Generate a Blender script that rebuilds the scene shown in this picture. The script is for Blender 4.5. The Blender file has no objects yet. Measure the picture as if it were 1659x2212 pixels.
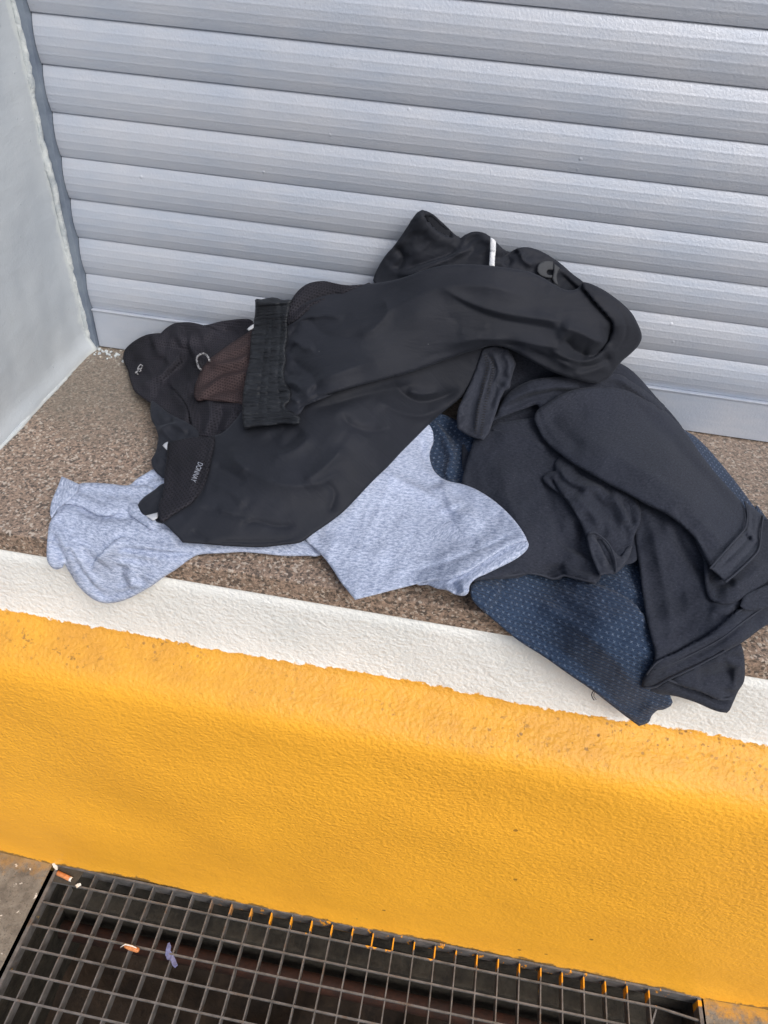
import bpy, bmesh, math, random
import numpy as np
from mathutils import Vector, Matrix
from mathutils.geometry import delaunay_2d_cdt

random.seed(7)
sc = bpy.context.scene
COL = sc.collection

# ------------------------------------------------------------------ camera
CX, CY, CZ = 0.6446773, -1.09256421, 0.69042797
R = np.array([[0.9841484290, 0.1665996394, 0.0607989370],
              [0.1556582614, -0.6471643744, -0.7462900094],
              [-0.0849845592, 0.7439239972, -0.6628383748]])
CAM = np.array([CX, CY, CZ])
FPX = 2981.95 / 3024 * 1659          # focal length for a 1659 x 2212 picture
cam_d = bpy.data.cameras.new('camera')
cam_d.sensor_fit = 'HORIZONTAL'; cam_d.sensor_width = 36
cam_d.lens = 2981.95 / 3024 * 36
cam_d.clip_start = 0.01; cam_d.clip_end = 200
cam = bpy.data.objects.new('camera', cam_d); COL.objects.link(cam)
m = Matrix.Identity(4)
for i in range(3):
    m[i][0] = R[0][i]; m[i][1] = -R[1][i]; m[i][2] = -R[2][i]; m[i][3] = CAM[i]
cam.matrix_world = m
sc.camera = cam

# ------------------------------------------------------------------ light
SUN_EL, SUN_AZ = math.radians(45), math.radians(140)   # sun behind the viewer's right shoulder, veiled by cloud
w = bpy.data.worlds.new('World'); sc.world = w; w.use_nodes = True
nt = w.node_tree; nt.nodes.clear()
sky = nt.nodes.new('ShaderNodeTexSky'); sky.sky_type = 'NISHITA'; sky.sun_disc = False
sky.sun_elevation = SUN_EL; sky.sun_rotation = SUN_AZ; sky.dust_density = 6.0; sky.ozone_density = 1.0
bg = nt.nodes.new('ShaderNodeBackground'); bg.inputs['Strength'].default_value = 0.15
ow = nt.nodes.new('ShaderNodeOutputWorld')
nt.links.new(sky.outputs[0], bg.inputs[0]); nt.links.new(bg.outputs[0], ow.inputs[0])
sd = bpy.data.lights.new('sun', 'SUN'); sd.energy = 1.7; sd.angle = math.radians(30); sd.color = (.95, .98, 1)
so = bpy.data.objects.new('sun', sd); COL.objects.link(so)
# rotation 0 points to +Y in the sky texture, turning clockwise seen from above
sv = Vector((math.sin(SUN_AZ) * math.cos(SUN_EL), math.cos(SUN_AZ) * math.cos(SUN_EL), math.sin(SUN_EL)))
so.rotation_euler = sv.to_track_quat('Z', 'Y').to_euler()
sc.view_settings.view_transform = 'Standard'; sc.view_settings.look = 'None'
sc.view_settings.gamma = 1; sc.view_settings.exposure = -0.04

# ------------------------------------------------------------------ node helpers
class N:
    def __init__(s, name):
        s.m = bpy.data.materials.new(name); s.m.use_nodes = True
        s.t = s.m.node_tree; s.t.nodes.clear()
        s.out = s.t.nodes.new('ShaderNodeOutputMaterial')
        s.b = s.t.nodes.new('ShaderNodeBsdfPrincipled')
        s.t.links.new(s.b.outputs[0], s.out.inputs[0])
    def n(s, typ, **kw):
        x = s.t.nodes.new('ShaderNode' + typ)
        for k, v in kw.items():
            if k in x.inputs.keys(): s.put(x.inputs[k], v)
            else: setattr(x, k, v)
        return x
    def put(s, sock, v):
        if isinstance(v, bpy.types.NodeSocket): s.t.links.new(v, sock)
        else:
            if sock.type == 'RGBA' and len(v) == 3: v = tuple(v) + (1,)
            sock.default_value = v
    def set(s, **kw):
        for k, v in kw.items(): s.put(s.b.inputs[k.replace('_', ' ')], v)
        return s
    def math(s, op, a, b=0.0, c=0.0, clamp=False):
        x = s.t.nodes.new('ShaderNodeMath'); x.operation = op; x.use_clamp = clamp
        s.put(x.inputs[0], a); s.put(x.inputs[1], b); s.put(x.inputs[2], c)
        return x.outputs[0]
    def mix(s, f, a, b, mode='MIX'):
        x = s.t.nodes.new('ShaderNodeMix'); x.data_type = 'RGBA'; x.blend_type = mode
        s.put(x.inputs[0], f); s.put(x.inputs[6], a); s.put(x.inputs[7], b)
        return x.outputs[2]
    def ramp(s, f, lo, hi, a=0.0, b=1.0):
        x = s.t.nodes.new('ShaderNodeMapRange'); x.clamp = True
        s.put(x.inputs[0], f); s.put(x.inputs[1], lo); s.put(x.inputs[2], hi)
        s.put(x.inputs[3], a); s.put(x.inputs[4], b)
        return x.outputs[0]
    def noise(s, vec, scale, detail=4, rough=.55, dist=0):
        x = s.t.nodes.new('ShaderNodeTexNoise')
        s.put(x.inputs['Vector'], vec); x.inputs['Scale'].default_value = scale
        x.inputs['Detail'].default_value = detail; x.inputs['Roughness'].default_value = rough
        x.inputs['Distortion'].default_value = dist
        return x.outputs[0]
    def vor(s, vec, scale, feature='F1', out=0, rnd=1.0):
        x = s.t.nodes.new('ShaderNodeTexVoronoi'); x.feature = feature
        s.put(x.inputs['Vector'], vec); x.inputs['Scale'].default_value = scale
        x.inputs['Randomness'].default_value = rnd
        return x.outputs[out]
    def obj(s): return s.t.nodes.new('ShaderNodeNewGeometry').outputs['Position']
    def uv(s):
        return s.t.nodes.new('ShaderNodeUVMap').outputs[0]
    def scale(s, vec, v, rot=(0, 0, 0)):
        x = s.t.nodes.new('ShaderNodeMapping'); s.put(x.inputs[0], vec)
        x.inputs['Scale'].default_value = v; x.inputs['Rotation'].default_value = rot
        return x.outputs[0]
    def sep(s, vec):
        x = s.t.nodes.new('ShaderNodeSeparateXYZ'); s.put(x.inputs[0], vec); return x.outputs
    def bump(s, h, dist, strength=1.0, prev=None):
        x = s.t.nodes.new('ShaderNodeBump'); s.put(x.inputs['Height'], h)
        x.inputs['Distance'].default_value = dist; x.inputs['Strength'].default_value = strength
        if prev is not None: s.put(x.inputs['Normal'], prev)
        s.put(s.b.inputs['Normal'], x.outputs[0]); return x.outputs[0]

def srgb(r, g, b):
    f = lambda c: (c / 255 / 12.92) if c / 255 <= .04045 else ((c / 255 + .055) / 1.055) ** 2.4
    return (f(r), f(g), f(b))

# ------------------------------------------------------------------ surface materials
def mat_shutter():
    s = N('silver_shutter_paint'); p = s.obj()
    n1 = s.noise(p, 420, 3, .6); n2 = s.noise(p, 7, 4); n3 = s.noise(s.scale(p, (3, 1, 20)), 6, 3)
    c = s.mix(s.ramp(n2, .35, .7), srgb(160, 171, 188), srgb(173, 180, 192))
    c = s.mix(s.ramp(n3, .4, .75, 0, .3), c, srgb(186, 190, 198))
    sp = s.ramp(s.noise(s.scale(p, (1, 1, 1)), 90, 4, .7), .70, .73)
    c = s.mix(s.math('MULTIPLY', sp, .4), c, srgb(120, 126, 136))
    s.set(Base_Color=c, Metallic=.22, Roughness=s.ramp(n1, .3, .7, .40, .52))
    b1 = s.bump(s.noise(p, 300, 3, .6), .0008, .6)
    blob = s.ramp(s.vor(p, 34), 0.03, 0.09, 1, 0)
    b2 = s.bump(s.math('MULTIPLY', blob, s.ramp(s.noise(p, 9, 2), .54, .62)), .0009, .6, b1)
    s.bump(s.noise(p, 70, 4, .6), .002, .14, b2)
    return s.m
def mat_rail():
    s = N('grey_guide_rail_paint'); p = s.obj()
    s.set(Base_Color=s.mix(s.ramp(s.noise(p, 30), .3, .7), srgb(98, 110, 128), srgb(122, 134, 148)), Roughness=.5, Metallic=.2)
    s.bump(s.noise(p, 200, 3), .001, .6); return s.m
def mat_jamb():
    s = N('pale_grey_wall_paint'); p = s.obj()
    c = s.mix(s.ramp(s.noise(p, 6, 5), .35, .7), srgb(164, 173, 182), srgb(178, 186, 193))
    scuff = s.math('MULTIPLY', s.ramp(s.noise(s.scale(p, (1, 6, 2), (0.5, 0, 0)), 9, 4), .66, .74), .2)
    c = s.mix(scuff, c, srgb(160, 168, 172))
    xyz = s.sep(p); ed = s.math('ADD', xyz[1], s.math('MULTIPLY', s.math('SUBTRACT', s.noise(p, 32, 5, .65), .5), .035))
    c = s.mix(s.ramp(ed, -.030, -.024, 0, .7), c, srgb(190, 198, 200))
    ft = s.math('ADD', xyz[2], s.math('MULTIPLY', s.math('SUBTRACT', s.noise(p, 40, 4, .6), .5), .012))
    c = s.mix(s.ramp(ft, .006, .003, 0, .7), c, srgb(184, 191, 193))
    s.set(Base_Color=c, Roughness=.55)
    b = s.bump(s.noise(p, 300, 2), .0006, .5)
    lo = s.noise(s.scale(p, (1, 1, 3.5), (.45, 0, 0)), 12, 3, .5)
    b = s.bump(lo, .004, .3, b)
    s.bump(s.ramp(s.vor(p, 45), .02, .08, 1, 0), .0012, .5, b); return s.m
def mat_sealant():
    s = N('rough_white_filler'); p = s.obj()
    s.set(Base_Color=s.mix(s.ramp(s.noise(p, 60, 5), .35, .65), srgb(160, 170, 178), srgb(190, 198, 202)), Roughness=.75)
    s.bump(s.noise(p, 140, 6, .7), .004, .9); return s.m
def mat_granite():
    s = N('brown_speckled_granite'); p = s.obj()
    q = s.scale(p, (1, 1, 1))
    a = s.noise(q, 175, 6, .85, .1); b = s.noise(q, 240, 3, .7); big = s.noise(q, 5, 4)
    v = s.vor(q, 330, 'F1', 1)
    vv = s.sep(v)[0]
    c = s.mix(s.ramp(a, .40, .60), srgb(88, 79, 72), srgb(158, 138, 123))
    c = s.mix(s.ramp(b, .54, .66), c, srgb(172, 150, 134))
    c = s.mix(s.ramp(vv, .74, .80, 0, .75), c, srgb(58, 55, 54))
    c = s.mix(s.ramp(s.sep(v)[1], .86, .9, 0, .7), c, srgb(186, 178, 168))
    # wear: greyer, dirty at the back near the wall
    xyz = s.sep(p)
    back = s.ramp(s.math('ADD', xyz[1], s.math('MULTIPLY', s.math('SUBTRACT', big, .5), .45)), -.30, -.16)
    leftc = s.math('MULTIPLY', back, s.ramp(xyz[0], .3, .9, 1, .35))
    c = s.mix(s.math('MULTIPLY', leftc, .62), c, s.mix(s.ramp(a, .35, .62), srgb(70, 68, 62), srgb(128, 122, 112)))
    c = s.mix(s.ramp(s.noise(q, 420, 2), .60, .66, 0, .5), c, srgb(60, 54, 50))
    # white paint crumbs at the corner
    cr = s.math('MULTIPLY', s.ramp(s.noise(q, 70, 5, .7), .60, .64), s.math('MULTIPLY', s.ramp(xyz[0], .03, .1, 1, 0), s.ramp(xyz[1], -.075, -.03)))
    c = s.mix(cr, c, srgb(205, 205, 198))
    s.set(Base_Color=c, Roughness=s.ramp(a, .3, .7, .45, .65))
    s.bump(s.noise(q, 240, 3), .0006, .6); return s.m
def stucco_bump(s, p, amt=1.0):
    q = s.scale(p, (1, 1, 1.2))
    n1 = s.noise(q, 75, 5, .55, .8)
    n2 = s.noise(q, 190, 3, .6, .5)
    v = s.vor(s.scale(p, (1, 1, 1.5)), 115, 'SMOOTH_F1')
    h = s.math('ADD', s.math('ADD', n1, s.math('MULTIPLY', n2, .35)), s.math('MULTIPLY', v, -.5))
    return s.bump(h, .011 * amt, 1.0)
def mat_wall():
    """white stucco above, yellow stucco below; the ragged paint line follows the plaster"""
    s = N('white_and_yellow_stucco'); p = s.obj(); xyz = s.sep(p)
    rag = s.math('ADD', s.math('MULTIPLY', s.math('SUBTRACT', s.noise(p, 95, 4, .6), .5), .019),
                 s.math('MULTIPLY', s.math('SUBTRACT', s.noise(p, 9, 2), .5), .010))
    zz = s.math('ADD', xyz[2], rag)
    yel = s.ramp(zz, -.1635, -.1615, 1, 0)
    wn = s.noise(p, 10, 4)
    white = s.mix(s.ramp(wn, .3, .75), srgb(224, 227, 227), srgb(206, 211, 212))
    # grey grime pits
    g = s.math('MULTIPLY', s.ramp(s.noise(p, 110, 5, .7), .66, .72), s.ramp(s.noise(p, 8, 2), .50, .62))
    white = s.mix(s.math('MULTIPLY', g, .6), white, srgb(130, 132, 128))
    y1 = s.mix(s.ramp(s.noise(p, 5, 5), .35, .7), srgb(232, 170, 52), srgb(226, 164, 52))
    # dusty ledge: paler, with brown specks and stains
    ledge = s.math('MULTIPLY', s.ramp(zz, -.190, -.220, 1, 0), 1)
    dusty = s.mix(s.ramp(s.noise(p, 14, 5, .7), .4, .66), srgb(204, 150, 58), srgb(178, 130, 60))
    y1 = s.mix(s.math('MULTIPLY', ledge, .65), y1, dusty)
    patch = s.ramp(s.noise(s.scale(p, (1, 1.5, 1.5)), 7, 3), .44, .60)
    sp = s.ramp(s.noise(p, 120, 4, .6), .58, .66)
    sp = s.math('MULTIPLY', s.math('MULTIPLY', sp, patch), s.ramp(zz, -.190, -.215, 1, 0))
    y1 = s.mix(s.math('MULTIPLY', sp, .8), y1, srgb(120, 92, 52))
    sp2 = s.math('MULTIPLY', s.ramp(s.vor(p, 60), .10, .16, 1, 0), s.math('MULTIPLY', patch, ledge))
    y1 = s.mix(s.math('MULTIPLY', sp2, .75), y1, srgb(110, 86, 56))
    sp3 = s.ramp(s.vor(p, 11), .035, .045, 1, 0)
    y1 = s.mix(s.math('MULTIPLY', sp3, .7), y1, srgb(100, 76, 40))
    # brown scuffs low down
    sc2 = s.math('MULTIPLY', s.ramp(s.noise(s.scale(p, (1, 1, 2.4)), 26, 5, .7), .60, .7), s.ramp(xyz[2], -.70, -.84))
    y1 = s.mix(s.math('MULTIPLY', sc2, .28), y1, srgb(150, 108, 50))
    gr = s.ramp(s.math('ADD', xyz[2], s.math('MULTIPLY', s.math('SUBTRACT', s.noise(p, 42, 5, .7), .5), .05)), -.839, -.8435)
    y1 = s.mix(s.math('MULTIPLY', gr, .85), y1, srgb(92, 80, 58))
    c = s.mix(yel, white, y1)
    s.set(Base_Color=c, Roughness=.5)
    s.b.inputs['Specular IOR Level'].default_value = .35
    q = s.scale(p, (1, 1, 1.15))
    n1 = s.noise(q, 120, 3, .5, 0); n2 = s.noise(q, 240, 2, .5, 0)
    v = s.vor(s.scale(p, (1, 1, 1.1)), 170, 'SMOOTH_F1')
    h = s.math('ADD', s.math('ADD', n1, s.math('MULTIPLY', n2, .4)), s.math('MULTIPLY', v, -.55))
    smooth = s.ramp(xyz[2], -.80, -.5, .35, 1)
    h = s.math('MULTIPLY', h, s.math('MULTIPLY', smooth, s.ramp(s.noise(p, 3, 2), .3, .7, .75, 1.1)))
    h = s.math('ADD', h, s.math('MULTIPLY', yel, .06))
    h = s.math('ADD', h, s.math('MULTIPLY', s.noise(p, 34, 2), .7))
    s.bump(h, .0038, .5)
    return s.m
def mat_pavement():
    s = N('worn_grey_concrete'); p = s.obj(); xyz = s.sep(p)
    c = s.mix(s.ramp(s.noise(p, 40, 6, .7), .35, .65), srgb(96, 92, 86), srgb(132, 128, 120))
    c = s.mix(s.ramp(s.noise(p, 300, 2), .6, .68, 0, .6), c, srgb(64, 62, 60))
    wp = s.math('MULTIPLY', s.ramp(s.noise(p, 46, 5, .65), .635, .66), s.ramp(s.noise(p, 6, 2), .40, .5))
    c = s.mix(s.math('MULTIPLY', wp, .9), c, srgb(214, 212, 206))
    # yellow overspray next to the wall
    ys = s.math('MULTIPLY', s.ramp(s.math('ADD', xyz[1], s.math('MULTIPLY', s.math('SUBTRACT', s.noise(p, 45, 5, .7), .5), .12)), -.575, -.545), s.ramp(xyz[0], -.02, 1.2, .4, .9))
    c = s.mix(ys, c, srgb(196, 146, 52))
    s.set(Base_Color=c, Roughness=.85)
    s.bump(s.noise(p, 160, 5, .7), .002, .8); return s.m
def mat_street():
    s = N('asphalt'); p = s.obj()
    s.set(Base_Color=s.mix(s.ramp(s.noise(p, 80, 4), .35, .65), (.09, .09, .09), (.16, .155, .15)), Roughness=.9); return s.m
def mat_grate():
    s = N('galvanised_steel_with_yellow_drips'); p = s.obj(); xyz = s.sep(p)
    c = s.mix(s.ramp(s.noise(p, 60, 5, .6), .3, .7), srgb(86, 86, 86), srgb(128, 128, 130))
    c = s.mix(s.ramp(s.noise(p, 30, 4, .7), .58, .68, 0, .7), c, srgb(92, 74, 58))
    yy = s.math('ADD', xyz[1], s.math('MULTIPLY', s.math('SUBTRACT', s.noise(s.scale(p, (1, .05, .3)), 41, 3, .7), .5), .055))
    dr = s.math('MULTIPLY', s.ramp(yy, -.567, -.564), s.ramp(xyz[0], .30, .42))
    fr = s.ramp(s.math('ADD', s.math('MULTIPLY', s.math('GREATER_THAN', -.549, xyz[1]), 1.0), s.noise(s.scale(p, (1, .2, .6)), 70, 4, .7)), .60, .64)
    dr = s.math('MULTIPLY', dr, fr)
    c = s.mix(dr, c, srgb(236, 162, 34))
    dr2 = s.ramp(s.noise(p, 24, 3), .72, .74)
    c = s.mix(dr2, c, srgb(204, 176, 96))
    s.set(Base_Color=c, Roughness=.5, Metallic=s.math('MULTIPLY', s.math('SUBTRACT', 1, dr), .35))
    s.bump(s.noise(p, 180, 4), .001, .7); return s.m
def mat_plain(name, a, b=None, rough=.8, scale=60, metal=0, bump=.001, det=5):
    s = N(name); p = s.obj()
    s.set(Base_Color=s.mix(s.ramp(s.noise(p, scale, det, .65), .35, .65), a, b or a), Roughness=rough, Metallic=metal)
    s.bump(s.noise(p, scale * 3, 3), bump, .8); return s.m

# ------------------------------------------------------------------ cloth materials (UV = metres along the cloth)
def sheen(s, w, rough=.5, tint=(1, 1, 1)):
    s.b.inputs['Sheen Weight'].default_value = w; s.b.inputs['Sheen Roughness'].default_value = rough
    s.b.inputs['Sheen Tint'].default_value = tint + (1,)
def mat_nylon():
    s = N('black_nylon'); uv = s.uv()
    c = s.mix(s.ramp(s.noise(uv, 9, 5), .35, .7), srgb(33, 36, 43), srgb(39, 42, 50))
    lint = s.ramp(s.vor(uv, 30), .018, .028, 1, 0)
    c = s.mix(s.math('MULTIPLY', lint, .5), c, srgb(120, 124, 130))
    dust = s.math('MULTIPLY', s.ramp(s.noise(s.scale(uv, (1, 3, 1), (0, 0, .8)), 22, 5, .75), .62, .78), s.ramp(s.noise(uv, 5, 2), .5, .65))
    c = s.mix(s.math('MULTIPLY', dust, .12), c, srgb(92, 96, 104))
    s.set(Base_Color=c, Roughness=.68); sheen(s, .05, .4, (.7, .8, 1))
    s.b.inputs['Specular IOR Level'].default_value = .13
    rd = s.math('ABSOLUTE', s.math('SUBTRACT', s.noise(s.scale(uv, (1, 2.6, 1), (0, 0, .5)), 17, 4, .55, .5), .5))
    b = s.bump(s.ramp(rd, 0, .20, 1, 0), .0025, .22)
    s.bump(s.noise(uv, 110, 3), .001, .25, b); return s.m
def mat_elastic():
    s = N('gathered_black_elastic'); uv = s.uv()
    c = s.mix(s.ramp(s.noise(uv, 30, 4), .35, .7), srgb(27, 30, 36), srgb(42, 46, 52))
    s.set(Base_Color=c, Roughness=.55); s.b.inputs['Specular IOR Level'].default_value = .25
    s.bump(s.noise(s.scale(uv, (.16, 1, 1), (0, 0, 0)), 170, 3, .65, .3), .006, .9); return s.m
def mat_mesh(name, a, b, cell=.0032, deep=.5):
    s = N(name); uv = s.scale(s.uv(), (1 / cell, 1 / cell, 1), (0, 0, .35)); x, y, _ = s.sep(uv)
    row = s.math('FLOOR', y); x = s.math('ADD', x, s.math('MULTIPLY', s.math('MODULO', row, 2.0), .5))
    fx = s.math('SUBTRACT', s.math('FRACT', x), .5); fy = s.math('SUBTRACT', s.math('FRACT', y), .5)
    d = s.math('SQRT', s.math('ADD', s.math('MULTIPLY', fx, fx), s.math('MULTIPLY', fy, fy)))
    hole = s.ramp(d, .18, .36, 1, 0)
    c = s.mix(s.ramp(s.noise(s.uv(), 12, 4), .35, .7), a, b)
    c = s.mix(s.math('MULTIPLY', hole, deep), c, (.003, .003, .004))
    s.set(Base_Color=c, Roughness=.75); s.b.inputs['Specular IOR Level'].default_value = .12
    s.bump(s.math('SUBTRACT', 1, hole), .0012, .8); return s.m
def mat_marl():
    s = N('blue_grey_marl_jersey'); uv = s.uv()
    f1 = s.noise(s.scale(uv, (1, 2.6, 1), (0, 0, .25)), 170, 4, .8)
    f2 = s.noise(s.scale(uv, (1, 3, 1), (0, 0, .3)), 520, 2)
    c = s.mix(s.ramp(f1, .36, .64), srgb(106, 120, 148), srgb(188, 199, 221))
    c = s.mix(s.ramp(f2, .56, .7, 0, .6), c, srgb(104, 114, 146))
    c = s.mix(s.ramp(s.noise(uv, 6, 3), .4, .7, 0, .3), c, srgb(152, 165, 194))
    s.set(Base_Color=c, Roughness=.9); sheen(s, .08)
    s.b.inputs['Specular IOR Level'].default_value = .15
    b = s.bump(s.noise(uv, 40, 3), .003, .3)
    s.bump(f1, .0015, .6, b); return s.m
def mat_jersey(name='faded_black_jersey', a=(30, 33, 41), b=(53, 57, 68)):
    s = N(name); uv = s.uv()
    f1 = s.noise(s.scale(uv, (1, 2, 1), (0, 0, 1)), 230, 5, .8)
    c = s.mix(s.ramp(f1, .35, .68), srgb(*a), srgb(*b))
    c = s.mix(s.ramp(s.noise(uv, 8, 4), .4, .7, 0, .3), c, srgb(44, 49, 62))
    fz = s.ramp(s.vor(s.scale(uv, (1, 4, 1), (0, 0, .6)), 110), .05, .09, 1, 0)
    c = s.mix(s.math('MULTIPLY', fz, .4), c, srgb(110, 116, 130))
    s.set(Base_Color=c, Roughness=.95); sheen(s, .06, .5, (.75, .85, 1))
    s.b.inputs['Specular IOR Level'].default_value = .1
    b_ = s.bump(s.noise(uv, 45, 4), .003, .35)
    s.bump(f1, .001, .6, b_); return s.m
def mat_knit():
    s = N('navy_knit_with_pale_crosses'); base = s.uv()
    wob = s.math('MULTIPLY', s.math('SUBTRACT', s.noise(base, 7, 2), .5), .022)
    uv = s.scale(base, (1, 1, 1), (0, 0, .10)); x, y, _ = s.sep(uv)
    x = s.math('DIVIDE', s.math('ADD', x, wob), .0074); y = s.math('DIVIDE', s.math('ADD', y, s.math('MULTIPLY', wob, -.8)), .0066)
    row = s.math('FLOOR', y); xs = s.math('ADD', x, s.math('MULTIPLY', s.math('MODULO', s.math('ABSOLUTE', row), 2.0), .5))
    fx = s.math('ABSOLUTE', s.math('SUBTRACT', s.math('FRACT', xs), .5)); fy = s.math('ABSOLUTE', s.math('SUBTRACT', s.math('FRACT', y), .5))
    diag = s.ramp(s.math('ABSOLUTE', s.math('SUBTRACT', fx, fy)), .04, .10, 1, 0)
    ext = s.ramp(s.math('MAXIMUM', fx, fy), .15, .22, 1, 0)
    cross = s.math('MULTIPLY', diag, ext)
    k1 = s.noise(s.scale(base, (1, 2, 1)), 300, 3, .6)
    c = s.mix(s.ramp(k1, .35, .65), srgb(26, 38, 58), srgb(50, 68, 94))
    c = s.mix(s.ramp(s.noise(base, 7, 3), .4, .7, 0, .4), c, srgb(32, 44, 62))
    c = s.mix(s.math('MULTIPLY', cross, s.ramp(s.noise(base, 60, 3), .3, .7, .15, .6)), c, srgb(122, 140, 168))
    s.set(Base_Color=c, Roughness=.9); sheen(s, .08)
    s.b.inputs['Specular IOR Level'].default_value = .15
    rib = s.math('SINE', s.math('MULTIPLY', y, 12.566))
    b = s.bump(s.noise(base, 30, 3), .004, .35)
    b = s.bump(rib, .0006, .5, b)
    s.bump(s.math('ADD', k1, cross), .0012, .7, b); return s.m

JF = mat_jersey('worn_black_jersey', (42, 45, 54), (60, 64, 74))
M = dict(faded=JF, shutter=mat_shutter(), rail=mat_rail(), jamb=mat_jamb(), seal=mat_sealant(), granite=mat_granite(), wall=mat_wall(),
         pave=mat_pavement(), street=mat_street(), grate=mat_grate(),
         pit=mat_plain('dirty_pit_concrete', srgb(44, 42, 38), srgb(74, 70, 62), .9, 25, 0, .004),
         mud=mat_plain('wet_black_silt', srgb(38, 29, 22), srgb(66, 52, 40), .8, 18, 0, .004),
         rust=mat_plain('rusty_steel', srgb(74, 46, 36), srgb(50, 36, 32), .8, 30, 0, .002),
         nylon=mat_nylon(), elastic=mat_elastic(), meshk=mat_mesh('black_sports_mesh', srgb(33, 34, 40), srgb(47, 47, 55), .0042),
         meshb=mat_mesh('brown_mesh_lining', srgb(60, 50, 52), srgb(74, 64, 66), .0042, .6),
         marl=mat_marl(), jersey=mat_jersey(), knit=mat_knit(),
         strip=mat_plain('pale_reflective_piping', srgb(176, 182, 192), srgb(204, 208, 214), .45, 50, 0, .0006),
         dull=mat_plain('dark_grey_print', srgb(46, 50, 56), srgb(54, 58, 64), .8, 60, 0, .0003),
         print=mat_plain('grey_lettering', srgb(120, 126, 140), srgb(140, 146, 158), .5, 60, 0, .0003),
         cord=mat_plain('grey_and_white_cord', srgb(50, 52, 58), srgb(160, 162, 168), .8, 330, 0, .002, 1),
         thread=mat_plain('dark_thread', srgb(24, 28, 40), srgb(30, 34, 46), .8),
         stitch=mat_plain('black_stitching', srgb(14, 15, 19), srgb(20, 21, 26), .9),
         tan=mat_plain('cigarette_tipping_paper', srgb(178, 108, 62), srgb(206, 138, 86), .7, 160, 0, .0005),
         paper=mat_plain('white_paper', srgb(206, 204, 198), srgb(226, 224, 218), .8, 90, 0, .001),
         ash=mat_plain('burnt_tobacco', srgb(40, 34, 30), srgb(96, 84, 72), .9, 300, 0, .001),
         blue=mat_plain('blue_grey_tissue', srgb(92, 98, 140), srgb(122, 128, 168), .8, 80, 0, .002))

# ------------------------------------------------------------------ object helpers
def tag(o, label=None, cat=None, group=None, kind=None):
    if label: o['label'] = label
    if cat: o['category'] = cat
    if group: o['group'] = group
    if kind: o['kind'] = kind
    return o
def empty(name, loc=(0, 0, 0)):
    o = bpy.data.objects.new(name, None); COL.objects.link(o); o.location = loc
    o.empty_display_size = .05; return o
def link(name, me, mat, parent=None, smooth=False):
    o = bpy.data.objects.new(name, me); COL.objects.link(o)
    if mat: me.materials.append(mat)
    if smooth: me.polygons.foreach_set('use_smooth', [True] * len(me.polygons))
    if parent is not None:
        o.parent = parent
        o.matrix_parent_inverse = Matrix.Translation(-Vector(parent_world(parent)))
    return o
def parent_world(p):
    v = Vector(p.location)
    while p.parent: p = p.parent
    return Vector(p.location) if v.length == 0 else v
def mesh(name, V, F, mat, parent=None, smooth=False):
    me = bpy.data.meshes.new(name); me.from_pydata([tuple(v) for v in V], [], F); me.update()
    return link(name, me, mat, parent, smooth)
def box(name, lo, hi, mat, parent=None, bev=0.0):
    bm = bmesh.new(); bmesh.ops.create_cube(bm, size=1)
    for v in bm.verts: v.co = Vector([lo[i] + (v.co[i] + .5) * (hi[i] - lo[i]) for i in range(3)])
    if bev: bmesh.ops.bevel(bm, geom=bm.edges[:], offset=bev, segments=2, affect='EDGES', profile=.6)
    me = bpy.data.meshes.new(name); bm.to_mesh(me); bm.free()
    return link(name, me, mat, parent)
def tube(name, pts, r, mat, parent=None, sides=8, closed=False):
    """one continuous tube through the points; r a number or a list"""
    pts = [Vector(p) for p in pts]; n = len(pts); V = []; F = []
    up = Vector((0.2, 0.3, 1)).normalized()
    for i, p in enumerate(pts):
        t = (pts[min(i + 1, n - 1)] - pts[max(i - 1, 0)]).normalized()
        a = t.cross(up).normalized(); b = t.cross(a).normalized()
        rr = r[i] if isinstance(r, (list, tuple)) else r
        for k in range(sides):
            an = 2 * math.pi * k / sides; V.append(p + a * (rr * math.cos(an)) + b * (rr * math.sin(an)))
    for i in range(n - 1):
        for k in range(sides):
            k2 = (k + 1) % sides; F.append((i * sides + k, i * sides + k2, (i + 1) * sides + k2, (i + 1) * sides + k))
    F.append(tuple(range(sides))[::-1]); F.append(tuple((n - 1) * sides + k for k in range(sides)))
    return mesh(name, V, F, mat, parent, True)

# smooth value noise on numpy arrays
_T = np.random.RandomState(3).rand(256, 256) * 2 - 1
def vnoise(x, y):
    xi = np.floor(x).astype(int); yi = np.floor(y).astype(int); fx = x - xi; fy = y - yi
    fx = fx * fx * fx * (fx * (fx * 6 - 15) + 10); fy = fy * fy * fy * (fy * (fy * 6 - 15) + 10)
    g = lambda a, b: _T[(a) % 256, (b) % 256]
    return (g(xi, yi) * (1 - fx) + g(xi + 1, yi) * fx) * (1 - fy) + (g(xi, yi + 1) * (1 - fx) + g(xi + 1, yi + 1) * fx) * fy
def fbm(x, y, o=3):
    r = 0; a = 1
    for i in range(o): r = r + a * vnoise(x + 17.3 * i, y + 9.1 * i); x = x * 2.03; y = y * 2.03; a *= .5
    return r

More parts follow.
